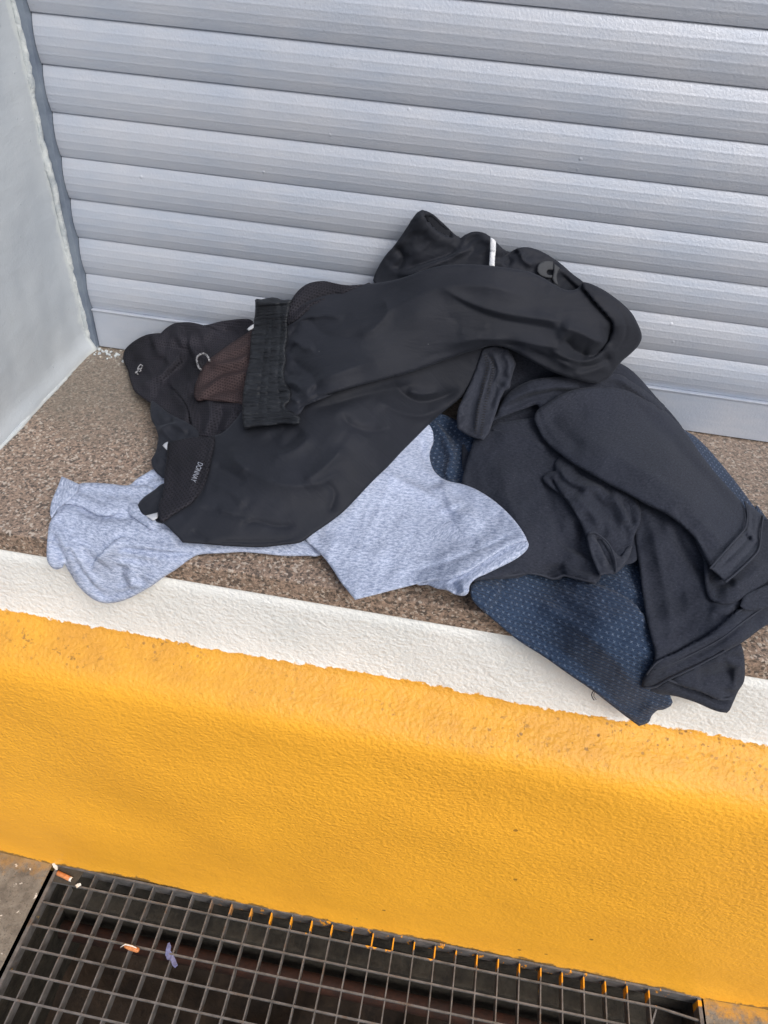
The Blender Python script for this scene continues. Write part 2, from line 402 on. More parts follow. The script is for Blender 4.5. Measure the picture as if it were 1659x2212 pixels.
# ------------------------------------------------------------------ setting
SILL_D, GZ, XW = .471, .8459, -.0105
LEDGE_Y = -.540
PIT = (-.004, 1.226, -1.05, -.5405)       # x0, x1, y0, y1 of the drain opening
def sheet(name, rects, mat, kind='structure'):
    V = []; F = []
    for (x0, x1, y0, y1) in rects:
        b = len(V); V += [(x0, y0, -GZ), (x1, y0, -GZ), (x1, y1, -GZ), (x0, y1, -GZ)]; F.append((b, b + 1, b + 2, b + 3))
    return tag(mesh(name, V, F, mat), kind=kind)
sheet('pavement', [(-6, PIT[0] - .008, -3, LEDGE_Y + .03), (PIT[1] + .01, 7, -3, LEDGE_Y + .03), (PIT[0] - .008, PIT[1] + .01, -3, PIT[2])], M['pave'])
V = [(-80, -80, -GZ - .12), (80, -80, -GZ - .12), (80, -3, -GZ - .12), (-80, -3, -GZ - .12), (-80, -3, -GZ - .12), (-6, -3, -GZ - .12), (-6, 30, -GZ - .12), (-80, 30, -GZ - .12),
     (7, -3, -GZ - .12), (80, -3, -GZ - .12), (80, 30, -GZ - .12), (7, 30, -GZ - .12)]
tag(mesh('road', V, [(0, 1, 2, 3), (4, 5, 6, 7), (8, 9, 10, 11)], M['street']), kind='structure')
box_k = tag(box('pavement_kerb', (-6, -3.12, -GZ - .3), (7, -3.001, -GZ + .001), M['pave'], bev=.01), kind='structure')
# drain pit: side walls, ledge and silt floor
x0, x1, y0, y1 = PIT; pz = -GZ - .008
V = [(x0, y0, pz), (x1, y0, pz), (x1, y1, pz), (x0, y1, pz)]
zb = -GZ - .42
V += [(a, b, zb) for a, b, _ in V]
ins = .06
drain = tag(mesh('drain_pit', V, [(0, 1, 5, 4), (1, 2, 6, 5), (2, 3, 7, 6), (3, 0, 4, 7)], M['pit']), kind='structure')
nx, ny = 60, 26; V = []; F = []
for j in range(ny):
    for i in range(nx):
        x = x0 + (x1 - x0) * i / (nx - 1); y = y0 + (y1 - y0) * j / (ny - 1)
        V.append((x, y, zb + .10 * max(0, 1 - (x - x0) / .22) + .02 * float(fbm(np.array(x * 9), np.array(y * 9)))))
for j in range(ny - 1):
    for i in range(nx - 1): a = j * nx + i; F.append((a, a + 1, a + nx + 1, a + nx))
tag(mesh('drain_floor', V, F, M['mud'], smooth=True), kind='structure')
tag(box('drain_ledge', (x0 + .001, y1 - .040, -GZ - .30), (x1 - .001, y1 - .001, -GZ - .085), M['pit'], bev=.006), kind='structure')
pipe = tube('drain_pipe', [(x0 + .02, y1 - .075, -GZ - .120), (x0 + .5, y1 - .074, -GZ - .122), (x1 - .02, y1 - .076, -GZ - .121)], .017, M['rust'], sides=14)
tag(pipe, 'rusty brown pipe running along the back of the drain under the grating', 'pipe')

# wall under the sill: white band, sloping ledge and yellow face as one plaster skin
def wall_profile():
    P = [(-.4665, -.030), (-.4675, -.06), (-.469, -.11), (-.4705, -.156), (-.4725, -.166), (-.481, -.1735)]
    P += [(-.496, -.181), (-.510, -.1875), (-.522, -.195), (-.531, -.204), (-.5365, -.216), (-.5395, -.232)]
    P += [(-.540, z) for z in np.linspace(-.262, -GZ + .03, 16)] + [(-.542, -GZ + .012), (-.5435, -GZ - .03)]
    return P
P = wall_profile(); xs = np.linspace(-3, 4, 281); V = []; F = []
for (y, z) in P:
    wob = fbm(xs * 5 + 3, np.full_like(xs, z * 7), 3) * .003; wz = fbm(xs * 3, xs * 0 + 5, 3) * (.003 if -.2 < z < -.15 else 0)
    for i, x in enumerate(xs): V.append((x, y + wob[i] * (1 if z < -.1 else .4), z + wz[i]))
n = len(xs)
for j in range(len(P) - 1):
    for i in range(n - 1): a = j * n + i; F.append((a, a + n, a + n + 1, a + 1))
b = len(V)                                    # close the back so the wall is a solid
V += [(-3, -.10, -.030), (4, -.10, -.030), (-3, -.10, -GZ - .05), (4, -.10, -GZ - .05)]
F += [(b, b + 1, b + 3, b + 2), tuple([b] + [j * n for j in range(len(P))][::1] + [b + 2]), (b + 1,) + tuple(j * n + n - 1 for j in range(len(P))) + (b + 3,)]
F.append((b,) + tuple(range(n)) + (b + 1,))
tag(mesh('stucco_wall', V, F, M['wall'], smooth=True), 'rough stucco wall under the granite sill, white band above bright yellow paint', 'wall')

# granite sill
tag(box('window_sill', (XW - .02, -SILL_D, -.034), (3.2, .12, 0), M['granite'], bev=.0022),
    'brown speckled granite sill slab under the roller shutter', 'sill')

# left jamb wall with irregular trowelled edge
jamb = empty('side_wall', (XW, -.2, 0))
tag(jamb, 'pale grey painted side wall standing at the left of the shutter', 'wall')
V = []; F = []; ys = np.linspace(-.462, -.012, 46); zs = np.concatenate([np.linspace(-.003, .12, 16), np.linspace(.14, 2.4, 90)])
for z in zs:
    for y in ys:
        foot = .010 * math.exp(-((z) / .018) ** 2) + .0022 * float(fbm(np.array(y * 14), np.array(z * 9)))
        foot += .006 * math.exp(-((y + .012) / .02) ** 2) * math.exp(-(z / .2))
        V.append((XW - .006 + foot, y, z))
n = len(ys)
for j in range(len(zs) - 1):
    for i in range(n - 1): a = j * n + i; F.append((a, a + n, a + n + 1, a + 1))
b = len(V); V += [(-.7, -.462, -.003), (-.7, -.462, 2.4), (-.7, -.012, -.003), (-.7, -.012, 2.4)]
k = len(zs) * n
F += [(b,) + tuple(j * n for j in range(len(zs))) + (b + 1,), (b + 2,) + tuple(j * n + n - 1 for j in range(len(zs))) + (b + 3,), (b + 1,) + tuple(range(k - n, k)) + (b + 3,)]
mesh('plaster_face', V, F, M['jamb'], jamb, True)
# filler bead down the corner and along the foot
pts = []; rad = []
rs = random.Random(4)
for i in range(170):
    z = 1.3 - i * 1.3 / 169
    pts.append((XW - .0035 + .0018 * math.sin(z * 31) + rs.uniform(-.0009, .0009), -.018 + rs.uniform(-.0012, .0012) + .002 * math.sin(z * 17), z)); rad.append(.0046 + rs.uniform(-.0006, .0008) + .0008 * math.sin(z * 47))
tube('filler_bead', pts, rad, M['seal'], jamb, 10)
pts = []; rad = []
for i in range(90):
    y = -.462 + i * .45 / 89
    pts.append((XW + .0015 + rs.uniform(-.0005, .0005) + .0012 * math.sin(y * 40), y, .0005)); rad.append(.0040 + rs.uniform(-.0004, .0004) + .0012 * math.sin(y * 23))
tube('filler_bead', pts, rad, M['jamb'], jamb, 10)
V = []; F = []; rr = np.linspace(0, 1, 8)          # crumbs of filler at the corner
cr = bmesh.new()
for i in range(26):
    m4 = Matrix.Translation((XW + .012 + abs(rs.gauss(0, .028)), -.016 - abs(rs.gauss(0, .014)), .001)) @ Matrix.Scale(rs.uniform(.0009, .0036), 4) @ Matrix.Rotation(rs.random() * 6, 4, Vector((rs.random(), rs.random(), 1)))
    bmesh.ops.create_icosphere(cr, subdivisions=1, radius=1, matrix=m4)
me = bpy.data.meshes.new('filler_crumbs'); cr.to_mesh(me); cr.free()
o = link('filler_crumbs', me, M['seal']); tag(o, 'white crumbs of filler in the corner of the granite sill', 'crumbs', kind='stuff')

# roller shutter
sh = empty('roller_shutter', (1.5, 0, 0))
tag(sh, 'silver grey roller shutter of curved horizontal slats behind the clothes', 'shutter')
PITCH = .060; ZH = .0730; X1S = 3.1
def slat_profile():
    pr = []; nn = 72
    for i in range(nn + 1):
        t = i / nn; tt = .10 + .90 * t; y = -.0068 * (1 - (2 * tt - 1) ** 2) - .0012
        for c in (.22, .40, .58, .76):
            y -= .00026 * math.exp(-((t - c) / .024) ** 2)
        pr.append((y, .0003 + t * (PITCH - .0006)))
    pr = [(.004, .0003)] + pr + [(.004, PITCH - .0003)]
    return pr
pr = slat_profile(); xs = np.linspace(.0006, X1S, 60)
V = [(x - 1.5, y, z) for (y, z) in pr for x in xs]; n = len(xs)
F = [(j * n + i, j * n + i + 1, (j + 1) * n + i + 1, (j + 1) * n + i) for j in range(len(pr) - 1) for i in range(n - 1)]
sm = bpy.data.meshes.new('slat'); sm.from_pydata(V, [], F); sm.materials.append(M['shutter'])
sm.polygons.foreach_set('use_smooth', [True] * len(sm.polygons))
for k in range(0, 34):
    o = bpy.data.objects.new('slat', sm); COL.objects.link(o); o.parent = sh
    o.location = (0, rs.uniform(-.0006, .0006), ZH + k * PITCH)
box('bottom_rail', (.0006, -.0085, .0025), (X1S, .006, ZH - .0032), M['shutter'], sh, .0012)
box('bottom_rail_lip', (.0006, -.0105, ZH - .0030), (X1S, .006, ZH - .0002), M['shutter'], sh, .0008)
box('guide_rail', (XW - .012, -.017, .0005), (-.0003, .03, 2.2), M['rail'], sh, .001)
box('backing_panel', (-.0002, .012, .0), (X1S, .03, 2.2), M['rail'], sh)
# torn paint flap on the bottom rail
mesh('loose_paint_flap', [(.094, -.0092, .012), (.105, -.017, .040), (.111, -.020, .034), (.118, -.0095, .018), (.104, -.0092, .046), (.108, -.013, .044)],
     [(0, 2, 1), (0, 3, 2), (1, 2, 5), (1, 5, 4)], M['shutter'], sh)

# drain grating
gr = empty('drain_grating', (.6, -.75, -GZ))
tag(gr, 'galvanised steel drain grating set in the pavement at the foot of the yellow wall', 'grating')
GP = .03932; XG = .077; YG = -.5735; YB = -1.03
def bar(name, a, b_, hh, tt, topz, par=gr):
    a = Vector(a); b_ = Vector(b_); d = (b_ - a).normalized(); s_ = Vector((-d.y, d.x, 0)) * (tt / 2)
    V = []
    for p in (a, b_):
        for sg in (-1, 1):
            V.append((p.x + s_.x * sg, p.y + s_.y * sg, topz + p.z)); V.append((p.x + s_.x * sg, p.y + s_.y * sg, topz - hh + p.z))
    F = [(0, 1, 5, 4), (2, 6, 7, 3), (0, 4, 6, 2), (1, 3, 7, 5), (0, 2, 3, 1), (4, 5, 7, 6)]
    return mesh(name, V, F, M['grate'], par)
xl, xr = .0035, 1.2255
xg = XG - 1 * GP
i = 0
while XG + (i - 1) * GP < 1.16:
    x = XG + (i - 1) * GP; y2 = -.5445 if i > 0 else YG
    if x > 1.14: bar('bearing_bar', (x, y2, 0), (x + .004, YG - .0, 0), .024, .0023, -GZ - .0015); 
    else: bar('bearing_bar', (x, y2, rs.uniform(-.0008, .0008)), (x + rs.uniform(-.0015, .0015), YB, 0), .024, .0023, -GZ - .0015)
    i += 1
bar('bent_bearing_bar', (1.150, YG - .003, 0), (1.128, YG - .062, -.012), .020, .0028, -GZ - .003)
for j in range(12):
    y = YG - j * GP
    if j == 0:
        bar('cross_rod', (xl, y, 0), (1.151, y, 0), .005, .0031, -GZ - .0003)
        bar('cross_rod', (1.151, y, 0), (xr, y - .007, -.002), .005, .0031, -GZ - .0003)
    else: bar('cross_rod', (xl, y + rs.uniform(-.0006, .0006), 0), (xr if j > 1 else xr, y + rs.uniform(-.0006, .0006), 0), .005, .0031, -GZ - .0003)
bar('frame_side', (0, -.5435, 0), (-.002, YB, 0), .028, .0065, -GZ + .0010)
bar('frame_side', (1.2285, -.5435, 0), (1.2285, YB, 0), .028, .0065, -GZ + .0010)
bar('frame_side', (.0035, -.5445, 0), (1.2255, -.5445, 0), .028, .0035, -GZ + .0012)
bar('frame_side', (-.002, YB, 0), (1.2285, YB, 0), .028, .0060, -GZ + .0014)
mesh('corner_plate', [(.004, -.546, -GZ + .0006), (.053, -.546, -GZ + .0006), (.047, YG - .001, -GZ + .0006), (.004, YG - .001, -GZ + .0006),
                      (.004, -.546, -GZ - .003), (.053, -.546, -GZ - .003), (.047, YG - .001, -GZ - .003), (.004, YG - .001, -GZ - .003)],
     [(3, 2, 1, 0), (4, 5, 6, 7), (0, 1, 5, 4), (1, 2, 6, 5), (2, 3, 7, 6), (3, 0, 4, 7)], M['pit'], gr)

# ------------------------------------------------------------------ cloth builder
def rays(uv):
    uv = np.asarray(uv, float)
    c = np.stack([(uv[:, 0] - 829.5) / FPX, (uv[:, 1] - 1106) / FPX, np.ones(len(uv))], 1)
    return c @ R                                   # unit depth rays, t = distance along the view axis
def env_t(d):
    """depth of the fixed surroundings along each ray"""
    tz = (0 - CAM[2]) / d[:, 2]; hy = CAM[1] + tz * d[:, 1]
    t = np.where(hy > -SILL_D, tz, (-SILL_D - .004 - CAM[1]) / d[:, 1])
    ty = (-.0115 - CAM[1]) / d[:, 1]
    t = np.minimum(t, ty)
    tl = np.where(hy < -.49, (-.485 - CAM[1]) / d[:, 1], 9)
    return t
def tof(u, v, kind, val):
    d = rays([(u, v)])[0]
    return (val - CAM[2]) / d[2] if kind == 'z' else (val - CAM[1]) / d[1]
class TPS:
    def __init__(s, pts, val, reg=1e-3):
        s.p = np.array(pts, float) / 1000; n = len(s.p)
        K = s.k(s.p, s.p) + reg * np.eye(n); P = np.c_[np.ones(n), s.p]
        A = np.zeros((n + 3, n + 3)); A[:n, :n] = K; A[:n, n:] = P; A[n:, :n] = P.T
        s.c = np.linalg.solve(A, np.r_[val, 0, 0, 0])
    def k(s, a, b):
        r2 = ((a[:, None] - b[None]) ** 2).sum(2); return .5 * r2 * np.log(r2 + 1e-12)
    def __call__(s, q):
        q = np.asarray(q, float) / 1000; n = len(s.p)
        return s.k(q, s.p) @ s.c[:n] + np.c_[np.ones(len(q)), q] @ s.c[n:]
# the body of the heap: (u, v, 'z' height above the sill | 'y' distance from the shutter, value)
HEAP = [(275, 770, 'z', .015), (300, 850, 'z', .02), (345, 1030, 'z', .015), (320, 720, 'y', -.025), (440, 690, 'y', -.03), (540, 690, 'y', -.045),
        (400, 800, 'z', .045), (480, 850, 'z', .065), (380, 1000, 'z', .03), (370, 1150, 'z', .02), (110, 1050, 'z', .012), (240, 1060, 'z', .012),
        (110, 1190, 'y', -.482), (230, 1290, 'y', -.492), (330, 1250, 'y', -.487), (250, 1160, 'z', .014), (420, 1190, 'z', .012), (560, 1175, 'z', .014),
        (550, 650, 'y', -.06), (600, 780, 'z', .105), (560, 900, 'z', .075), (690, 610, 'y', -.05), (810, 605, 'y', -.045), (860, 530, 'y', -.045), (915, 460, 'y', -.05),
        (990, 515, 'y', -.035), (1060, 520, 'y', -.045), (1150, 540, 'y', -.035), (1270, 610, 'y', -.045), (1385, 690, 'y', -.05), (1350, 790, 'y', -.06),
        (1295, 828, 'y', -.09), (700, 760, 'z', .150), (900, 680, 'z', .195), (900, 780, 'z', .14), (1100, 660, 'z', .215), (1230, 720, 'y', -.10), (1050, 780, 'z', .135),
        (450, 1000, 'z', .040), (600, 1000, 'z', .070), (800, 950, 'z', .090), (700, 1100, 'z', .040), (500, 1130, 'z', .028), (850, 1020, 'z', .05),
        (920, 940, 'z', .045), (960, 1000, 'z', .03), (880, 1150, 'z', .025), (1060, 1150, 'z', .03), (900, 1250, 'z', .010), (765, 1290, 'y', -.484), (1010, 1280, 'y', -.485),
        (740, 1220, 'z', .010), (1140, 1180, 'z', .045), (1060, 850, 'z', .095), (1060, 980, 'z', .055), (1150, 1050, 'z', .055), (1200, 900, 'z', .085), (1300, 850, 'z', .10),
        (1300, 960, 'z', .085), (1450, 980, 'z', .06), (1400, 880, 'z', .06), (1470, 935, 'z', .02), (1560, 1040, 'z', .02), (1640, 1130, 'z', .02), (1500, 1120, 'z', .075),
        (1620, 1200, 'z', .045), (1240, 1220, 'z', .035), (1380, 1180, 'z', .05), (1180, 1250, 'z', .015), (1050, 1300, 'y', -.482), (1200, 1400, 'y', -.492), (1380, 1560, 'y', -.500),
        (1300, 1330, 'y', -.488), (1400, 1400, 'y', -.512), (1440, 1290, 'z', .035), (1550, 1280, 'z', .045), (1600, 1370, 'y', -.485), (1400, 1480, 'y', -.520), (1560, 1530, 'y', -.510),
        (1659, 1300, 'z', .03), (1600, 1480, 'y', -.490), (1780, 1200, 'z', .03), (1720, 1400, 'z', .01), (60, 1120, 'z', .01)]
heap = TPS([(a, b) for a, b, _, _ in HEAP], [tof(*h) for h in HEAP], 2e-4)

c1 = lambda x, y: (x * .5291, y * .5291)
c3 = lambda x, y: (219.4 + x * .3307, 548.6 + y * .3307)
c4 = lambda x, y: (658.3 + x * .4960, 411.5 + y * .4960)
c5 = lambda x, y: (932.6 + x * .4378, 877.8 + y * .4378)
c6 = lambda x, y: (54.9 + x * .4299, 932.6 + y * .4299)
cP = lambda x, y: (x, y)
def T(f, s):
    """'x,y x,y ...' -> points; a trailing ! keeps that corner sharp"""
    out = []
    for w_ in s.split():
        sharp = w_.endswith('!'); x, y = w_.rstrip('!').split(',')
        a = f(float(x), float(y)); out.append((a[0], a[1], sharp))
    return out
def smooth_loop(P, closed=True, step=4.0):
    n = len(P); out = []
    idx = range(n if closed else n - 1)
    for i in idx:
        p1 = np.array(P[i][:2]); p2 = np.array(P[(i + 1) % n][:2])
        p0 = np.array(P[(i - 1) % n][:2]) if (closed or i > 0) else 2 * p1 - p2
        p3 = np.array(P[(i + 2) % n][:2]) if (closed or i < n - 2) else 2 * p2 - p1
        L = np.linalg.norm(p2 - p1) + 1e-6
        d01 = np.linalg.norm(p1 - p0) + 1e-6; d23 = np.linalg.norm(p3 - p2) + 1e-6
        m1 = (p2 - p0) / (d01 + L) * L; m2 = (p3 - p1) / (d23 + L) * L
        if P[i][2]: m1 = (p2 - p1)
        if P[(i + 1) % n][2]: m2 = (p2 - p1)
        k = max(1, int(L / step))
        for j in range(k):
            t = j / k; h1 = 2 * t ** 3 - 3 * t ** 2 + 1; h2 = t ** 3 - 2 * t ** 2 + t; h3 = -2 * t ** 3 + 3 * t ** 2; h4 = t ** 3 - t ** 2
            out.append(h1 * p1 + h2 * m1 + h3 * p2 + h4 * m2)
    if not closed: out.append(np.array(P[-1][:2]))
    return np.array(out)
def seg_dist(q, L, closed):
    """distance of each point to a polyline; also the side (sign) and the position along it 0..1"""
    A = L; B = np.roll(L, -1, 0)
    if not closed: A = A[:-1]; B = B[:-1]
    best = np.full(len(q), 1e9); side = np.zeros(len(q)); pos = np.zeros(len(q))
    ln = np.linalg.norm(B - A, axis=1); cum = np.r_[0, np.cumsum(ln)]; tot = cum[-1]
    for i in range(len(A)):
        d = B[i] - A[i]; l2 = d @ d + 1e-9; w_ = q - A[i]; t = np.clip(w_ @ d / l2, 0, 1)
        r = w_ - t[:, None] * d; dd = np.hypot(r[:, 0], r[:, 1]); k = dd < best
        best[k] = dd[k]; side[k] = np.sign(d[0] * w_[k, 1] - d[1] * w_[k, 0]); pos[k] = (cum[i] + t[k] * ln[i]) / tot
    return best, side, pos
def fold_h(q, folds):
    """folds: (kind, amp_mm, width_px, points). ridge 'r', valley 'v', step 's' (raised on the right hand of the line going down it)"""
    h = np.zeros(len(q)); sh = np.zeros_like(q)
    for f in folds:
        kind, amp, wd, P_ = f[:4]
        L = smooth_loop(P_, False, 8); lo = L.min(0) - wd * 4.5; hi = L.max(0) + wd * 4.5
        k = np.where((q[:, 0] > lo[0]) & (q[:, 0] < hi[0]) & (q[:, 1] > lo[1]) & (q[:, 1] < hi[1]))[0]
        if not len(k): continue
        d, s_, p_ = seg_dist(q[k], L, False); lat = 0
        tap = np.clip(np.minimum(p_, 1 - p_) / .22, 0, 1); tap = tap * tap * (3 - 2 * tap)
        if kind == 'a':                          # crease: steep on one side, easy on the other
            g = np.where(s_ > 0, np.exp(-d / wd), np.exp(-d / (wd * 2.2)))
            g = g * (1 - .35 * np.exp(-(d / 2.0) ** 2)) / .8
        elif kind in 'rv':
            g = np.exp(-np.abs(d / (wd * .78)) ** 1.25)
            g = g * (1 if kind == 'r' else -1)
        else:                                   # sharp lip on the raised side, slow decay behind it; shallow trough on the low side
            g = np.where(s_ > 0, (1 - np.exp(-(d / 2.2) ** 2)) * np.exp(-(d / wd) ** 2) * 1.0, -.7 * np.exp(-(d / (wd * .4)) ** 1.5))
            e_ = 1.5                                # the lip leans out over the low side, a real overhang
            i_ = np.clip((p_ * (len(L) - 1)).astype(int), 0, len(L) - 2); tg = L[i_ + 1] - L[i_]; tg /= np.linalg.norm(tg, axis=1)[:, None] + 1e-9
            lowdir = np.stack([tg[:, 1], -tg[:, 0]], 1); lat = np.where(s_ > 0, np.exp(-(d / 9) ** 2), 0) * min(7, amp)
        h[k] += amp * (.0013 if kind == 's' else .0018) * g * tap
        if kind == 's': sh[k] += lowdir * (lat * tap)[:, None]
    return h, sh
def auto_folds(L, n, ang, spread, amp, wd, seed):
    rg = random.Random(seed); lo = L.min(0); hi = L.max(0); out = []
    for _ in range(n):
        x = rg.uniform(lo[0], hi[0]); y = rg.uniform(lo[1], hi[1]); a = ang + rg.gauss(0, spread * .6); ln = rg.uniform(35, 150); cv = rg.gauss(0, .5)
        P_ = []
        for k in range(5):
            P_.append((x, y, False)); x += math.cos(a) * ln / 4; y += math.sin(a) * ln / 4; a += cv / 4 + rg.gauss(0, .12)
        if rg.random() < .5: P_ = P_[::-1]
        A_ = amp * .35 * rg.uniform(.35, 1.15) * (1 if rg.random() < .7 else -.8); W_ = wd * rg.uniform(.35, .8)
        out.append(('a', A_, W_, P_))
        for sib in range(rg.choice((0, 1, 1, 2))):
            of = (sib + 1) * W_ * rg.uniform(2.2, 3.4); c_, s_ = -math.sin(ang) * of, math.cos(ang) * of; k0 = rg.choice((0, 1))
            out.append(('a', A_ * rg.uniform(.4, .8), W_ * .8, [(p[0] + c_ + rg.gauss(0, 1.5), p[1] + s_ + rg.gauss(0, 1.5), False) for p in P_[k0:k0 + 4]]))
    return out
AUTO = {('jersey_top', 'front_panel'): (16, .5, .9, 2.0, 9), ('jersey_top', 'sleeve'): (12, .9, .6, 2.0, 6), ('jersey_top', 'back_panel'): (18, .9, .7, 2.2, 10),
        ('jersey_top', 'sleeve_underside'): (10, -.5, .5, 2, 8), ('jersey_top', 'rear_fold'): (14, -.1, .6, 2.4, 8), ('jersey_top', 'long_sleeve'): (26, .65, .5, 2.2, 10),
        ('jersey_top', 'neck_band'): (5, 1.8, .5, 1.2, 5), ('jersey_top', 'hem_lining'): (8, .4, .5, 1.6, 7),
        ('knitted_jumper', 'body'): (18, .8, .6, 2.4, 11), ('marl_t_shirt', 'front'): (34, .2, .9, 1.7, 8), ('marl_t_shirt', 'sleeve'): (22, .4, .8, 1.8, 10), ('marl_t_shirt', 'sleeve_inside'): (5, .3, .5, 1.5, 6),
        ('sports_shorts', 'leg_panel'): (16, -.72, .45, 2.4, 8), ('sports_shorts', 'rear_leg'): (8, .8, .6, 2, 6), ('sports_shorts', 'mesh_band'): (8, 1.7, .4, 1.2, 6),
        ('nylon_shorts', 'lining'): (34, 1.2, .8, 3.0, 8), ('nylon_shorts', 'brown_lining'): (9, -.5, .5, 2.2, 7), ('nylon_shorts', 'rear_leg'): (20, -.3, .7, 2.4, 7),
        ('nylon_shorts', 'front_leg'): (16, -.22, .35, 2.8, 9)}
# slack in the cloth: (how much longer than its outline allows, direction the folds run, slack along the folds, bending, iterations)
SLACK = {('jersey_top', 'front_panel'): (.05, .9, .02, .20), ('jersey_top', 'sleeve'): (.10, .95, .03, .10), ('jersey_top', 'back_panel'): (.06, 1.2, .02, .20),
         ('jersey_top', 'sleeve_underside'): (.08, -.4, .03, .15), ('jersey_top', 'rear_fold'): (.10, -.1, .02, .15), ('jersey_top', 'long_sleeve'): (.05, .6, .025, .25),
         ('jersey_top', 'neck_band'): (.05, 1.8, .03, .08), ('jersey_top', 'hem_lining'): (.06, .4, .02, .15),
         ('knitted_jumper', 'body'): (.06, .7, .02, .3), ('knitted_jumper', 'inner_patch'): (.08, 1., .02, .15),
         ('marl_t_shirt', 'front'): (.07, .3, .03, .15), ('marl_t_shirt', 'sleeve'): (.045, .5, .02, .25),
         ('sports_shorts', 'leg_panel'): (.026, -.7, .012, .2), ('sports_shorts', 'rear_leg'): (.08, .8, .03, .1),
         ('nylon_shorts', 'lining'): (.075, 1.1, .02, .14), ('nylon_shorts', 'brown_lining'): (.10, -.5, .02, .12), ('nylon_shorts', 'rear_leg'): (.08, -.3, .03, .1),
         ('nylon_shorts', 'front_leg'): (.026, -.2, .010, .2), ('nylon_shorts', 'waistband'): (.08, .05, .0, .04)}
def buckle(q, X0, dirs, faces, db, e, ang, e2, beta, iters=420, up=.014, down=.008):
    """let slack cloth buckle into folds: edges want to be longer than they are, bending resists, the outline stays put"""
    E = set()
    for f in faces:
        for i in range(len(f)):
            a, b_ = f[i], f[(i + 1) % len(f)]; E.add((a, b_) if a < b_ else (b_, a))
    E = np.array(list(E)); A, B = E[:, 0], E[:, 1]; n = len(q)
    dq = q[B] - q[A]; ln = np.hypot(dq[:, 0], dq[:, 1]) + 1e-9
    along = (dq[:, 0] * math.cos(ang) + dq[:, 1] * math.sin(ang)) / ln
    mid = (q[A] + q[B]) / 2
    var = np.clip(.9 + .9 * vnoise(mid[:, 0] / 95 + 5, mid[:, 1] / 95), .15, 2)
    rest = np.linalg.norm(X0[B] - X0[A], axis=1) * (1 + (e * (1 - along ** 2) + e2 * along ** 2) * var)
    deg = np.bincount(A, minlength=n) + np.bincount(B, minlength=n); deg = np.maximum(deg, 1)[:, None]
    w_ = np.clip((db - 2) / 10, 0, 1)[:, None]
    def gather_(v):
        return np.stack([np.bincount(A, v[:, k], n) - np.bincount(B, v[:, k], n) for k in range(3)], 1)
    def lap(u):
        s_ = np.stack([np.bincount(A, u[B, k], n) + np.bincount(B, u[A, k], n) for k in range(3)], 1); return s_ / deg - u
    X = X0 + dirs * (-(fbm(q[:, 0] * math.cos(ang) / 60 + q[:, 1] * math.sin(ang) / 60 + 3, (-q[:, 0] * math.sin(ang) + q[:, 1] * math.cos(ang)) / 16, 2)) * .0012)[:, None] * w_
    for it in range(iters):
        D = X[B] - X[A]; L_ = np.linalg.norm(D, axis=1) + 1e-9
        c = D * ((L_ - rest) / L_ * .5)[:, None]
        X = X + gather_(c) / deg * 1.5 * w_
        u = X - X0
        for _ in range(5 if it < iters * .45 else 1): u = u - (.22 if it < iters * .45 else beta) * lap(lap(u)) * w_
        h = -(u * dirs).sum(1); lat = u + dirs * h[:, None]
        hc = np.where(h > 0, up * np.tanh(h / up), down * np.tanh(h / down)); ll = np.linalg.norm(lat, axis=1)[:, None] + 1e-9
        lat = lat * np.minimum(1, .006 / ll)
        X = X0 + lat - dirs * hc[:, None]
    return X
def noise_h(q, amp, size, ang, stretch, seed=0):
    c_, s_ = math.cos(ang), math.sin(ang)
    a = (q[:, 0] * c_ + q[:, 1] * s_) / size; b_ = (-q[:, 0] * s_ + q[:, 1] * c_) / (size * stretch)
    n1 = fbm(a + seed, b_ + seed * 1.7, 3); rid = (1 - np.abs(vnoise(a * .8 + 7 + seed, b_ * .8))) ** 3
    return amp * .001 * (n1 * .6 + rid * .7)
def world_of(q, t):
    return CAM + rays(q) * t[:, None]
def uv_of(W, ang):
    x = W[:, 0]; s_ = (W[:, 1] + W[:, 2]) * .70711
    c_, si = math.cos(ang), math.sin(ang)
    return np.stack([x * c_ + s_ * si + 3, -x * si + s_ * c_ + 3], 1)
RIM = {'faded': .4, 'jersey': .32, 'marl': .4, 'knit': .7, 'nylon': .26, 'meshk': .4, 'meshb': .7, 'elastic': .6}
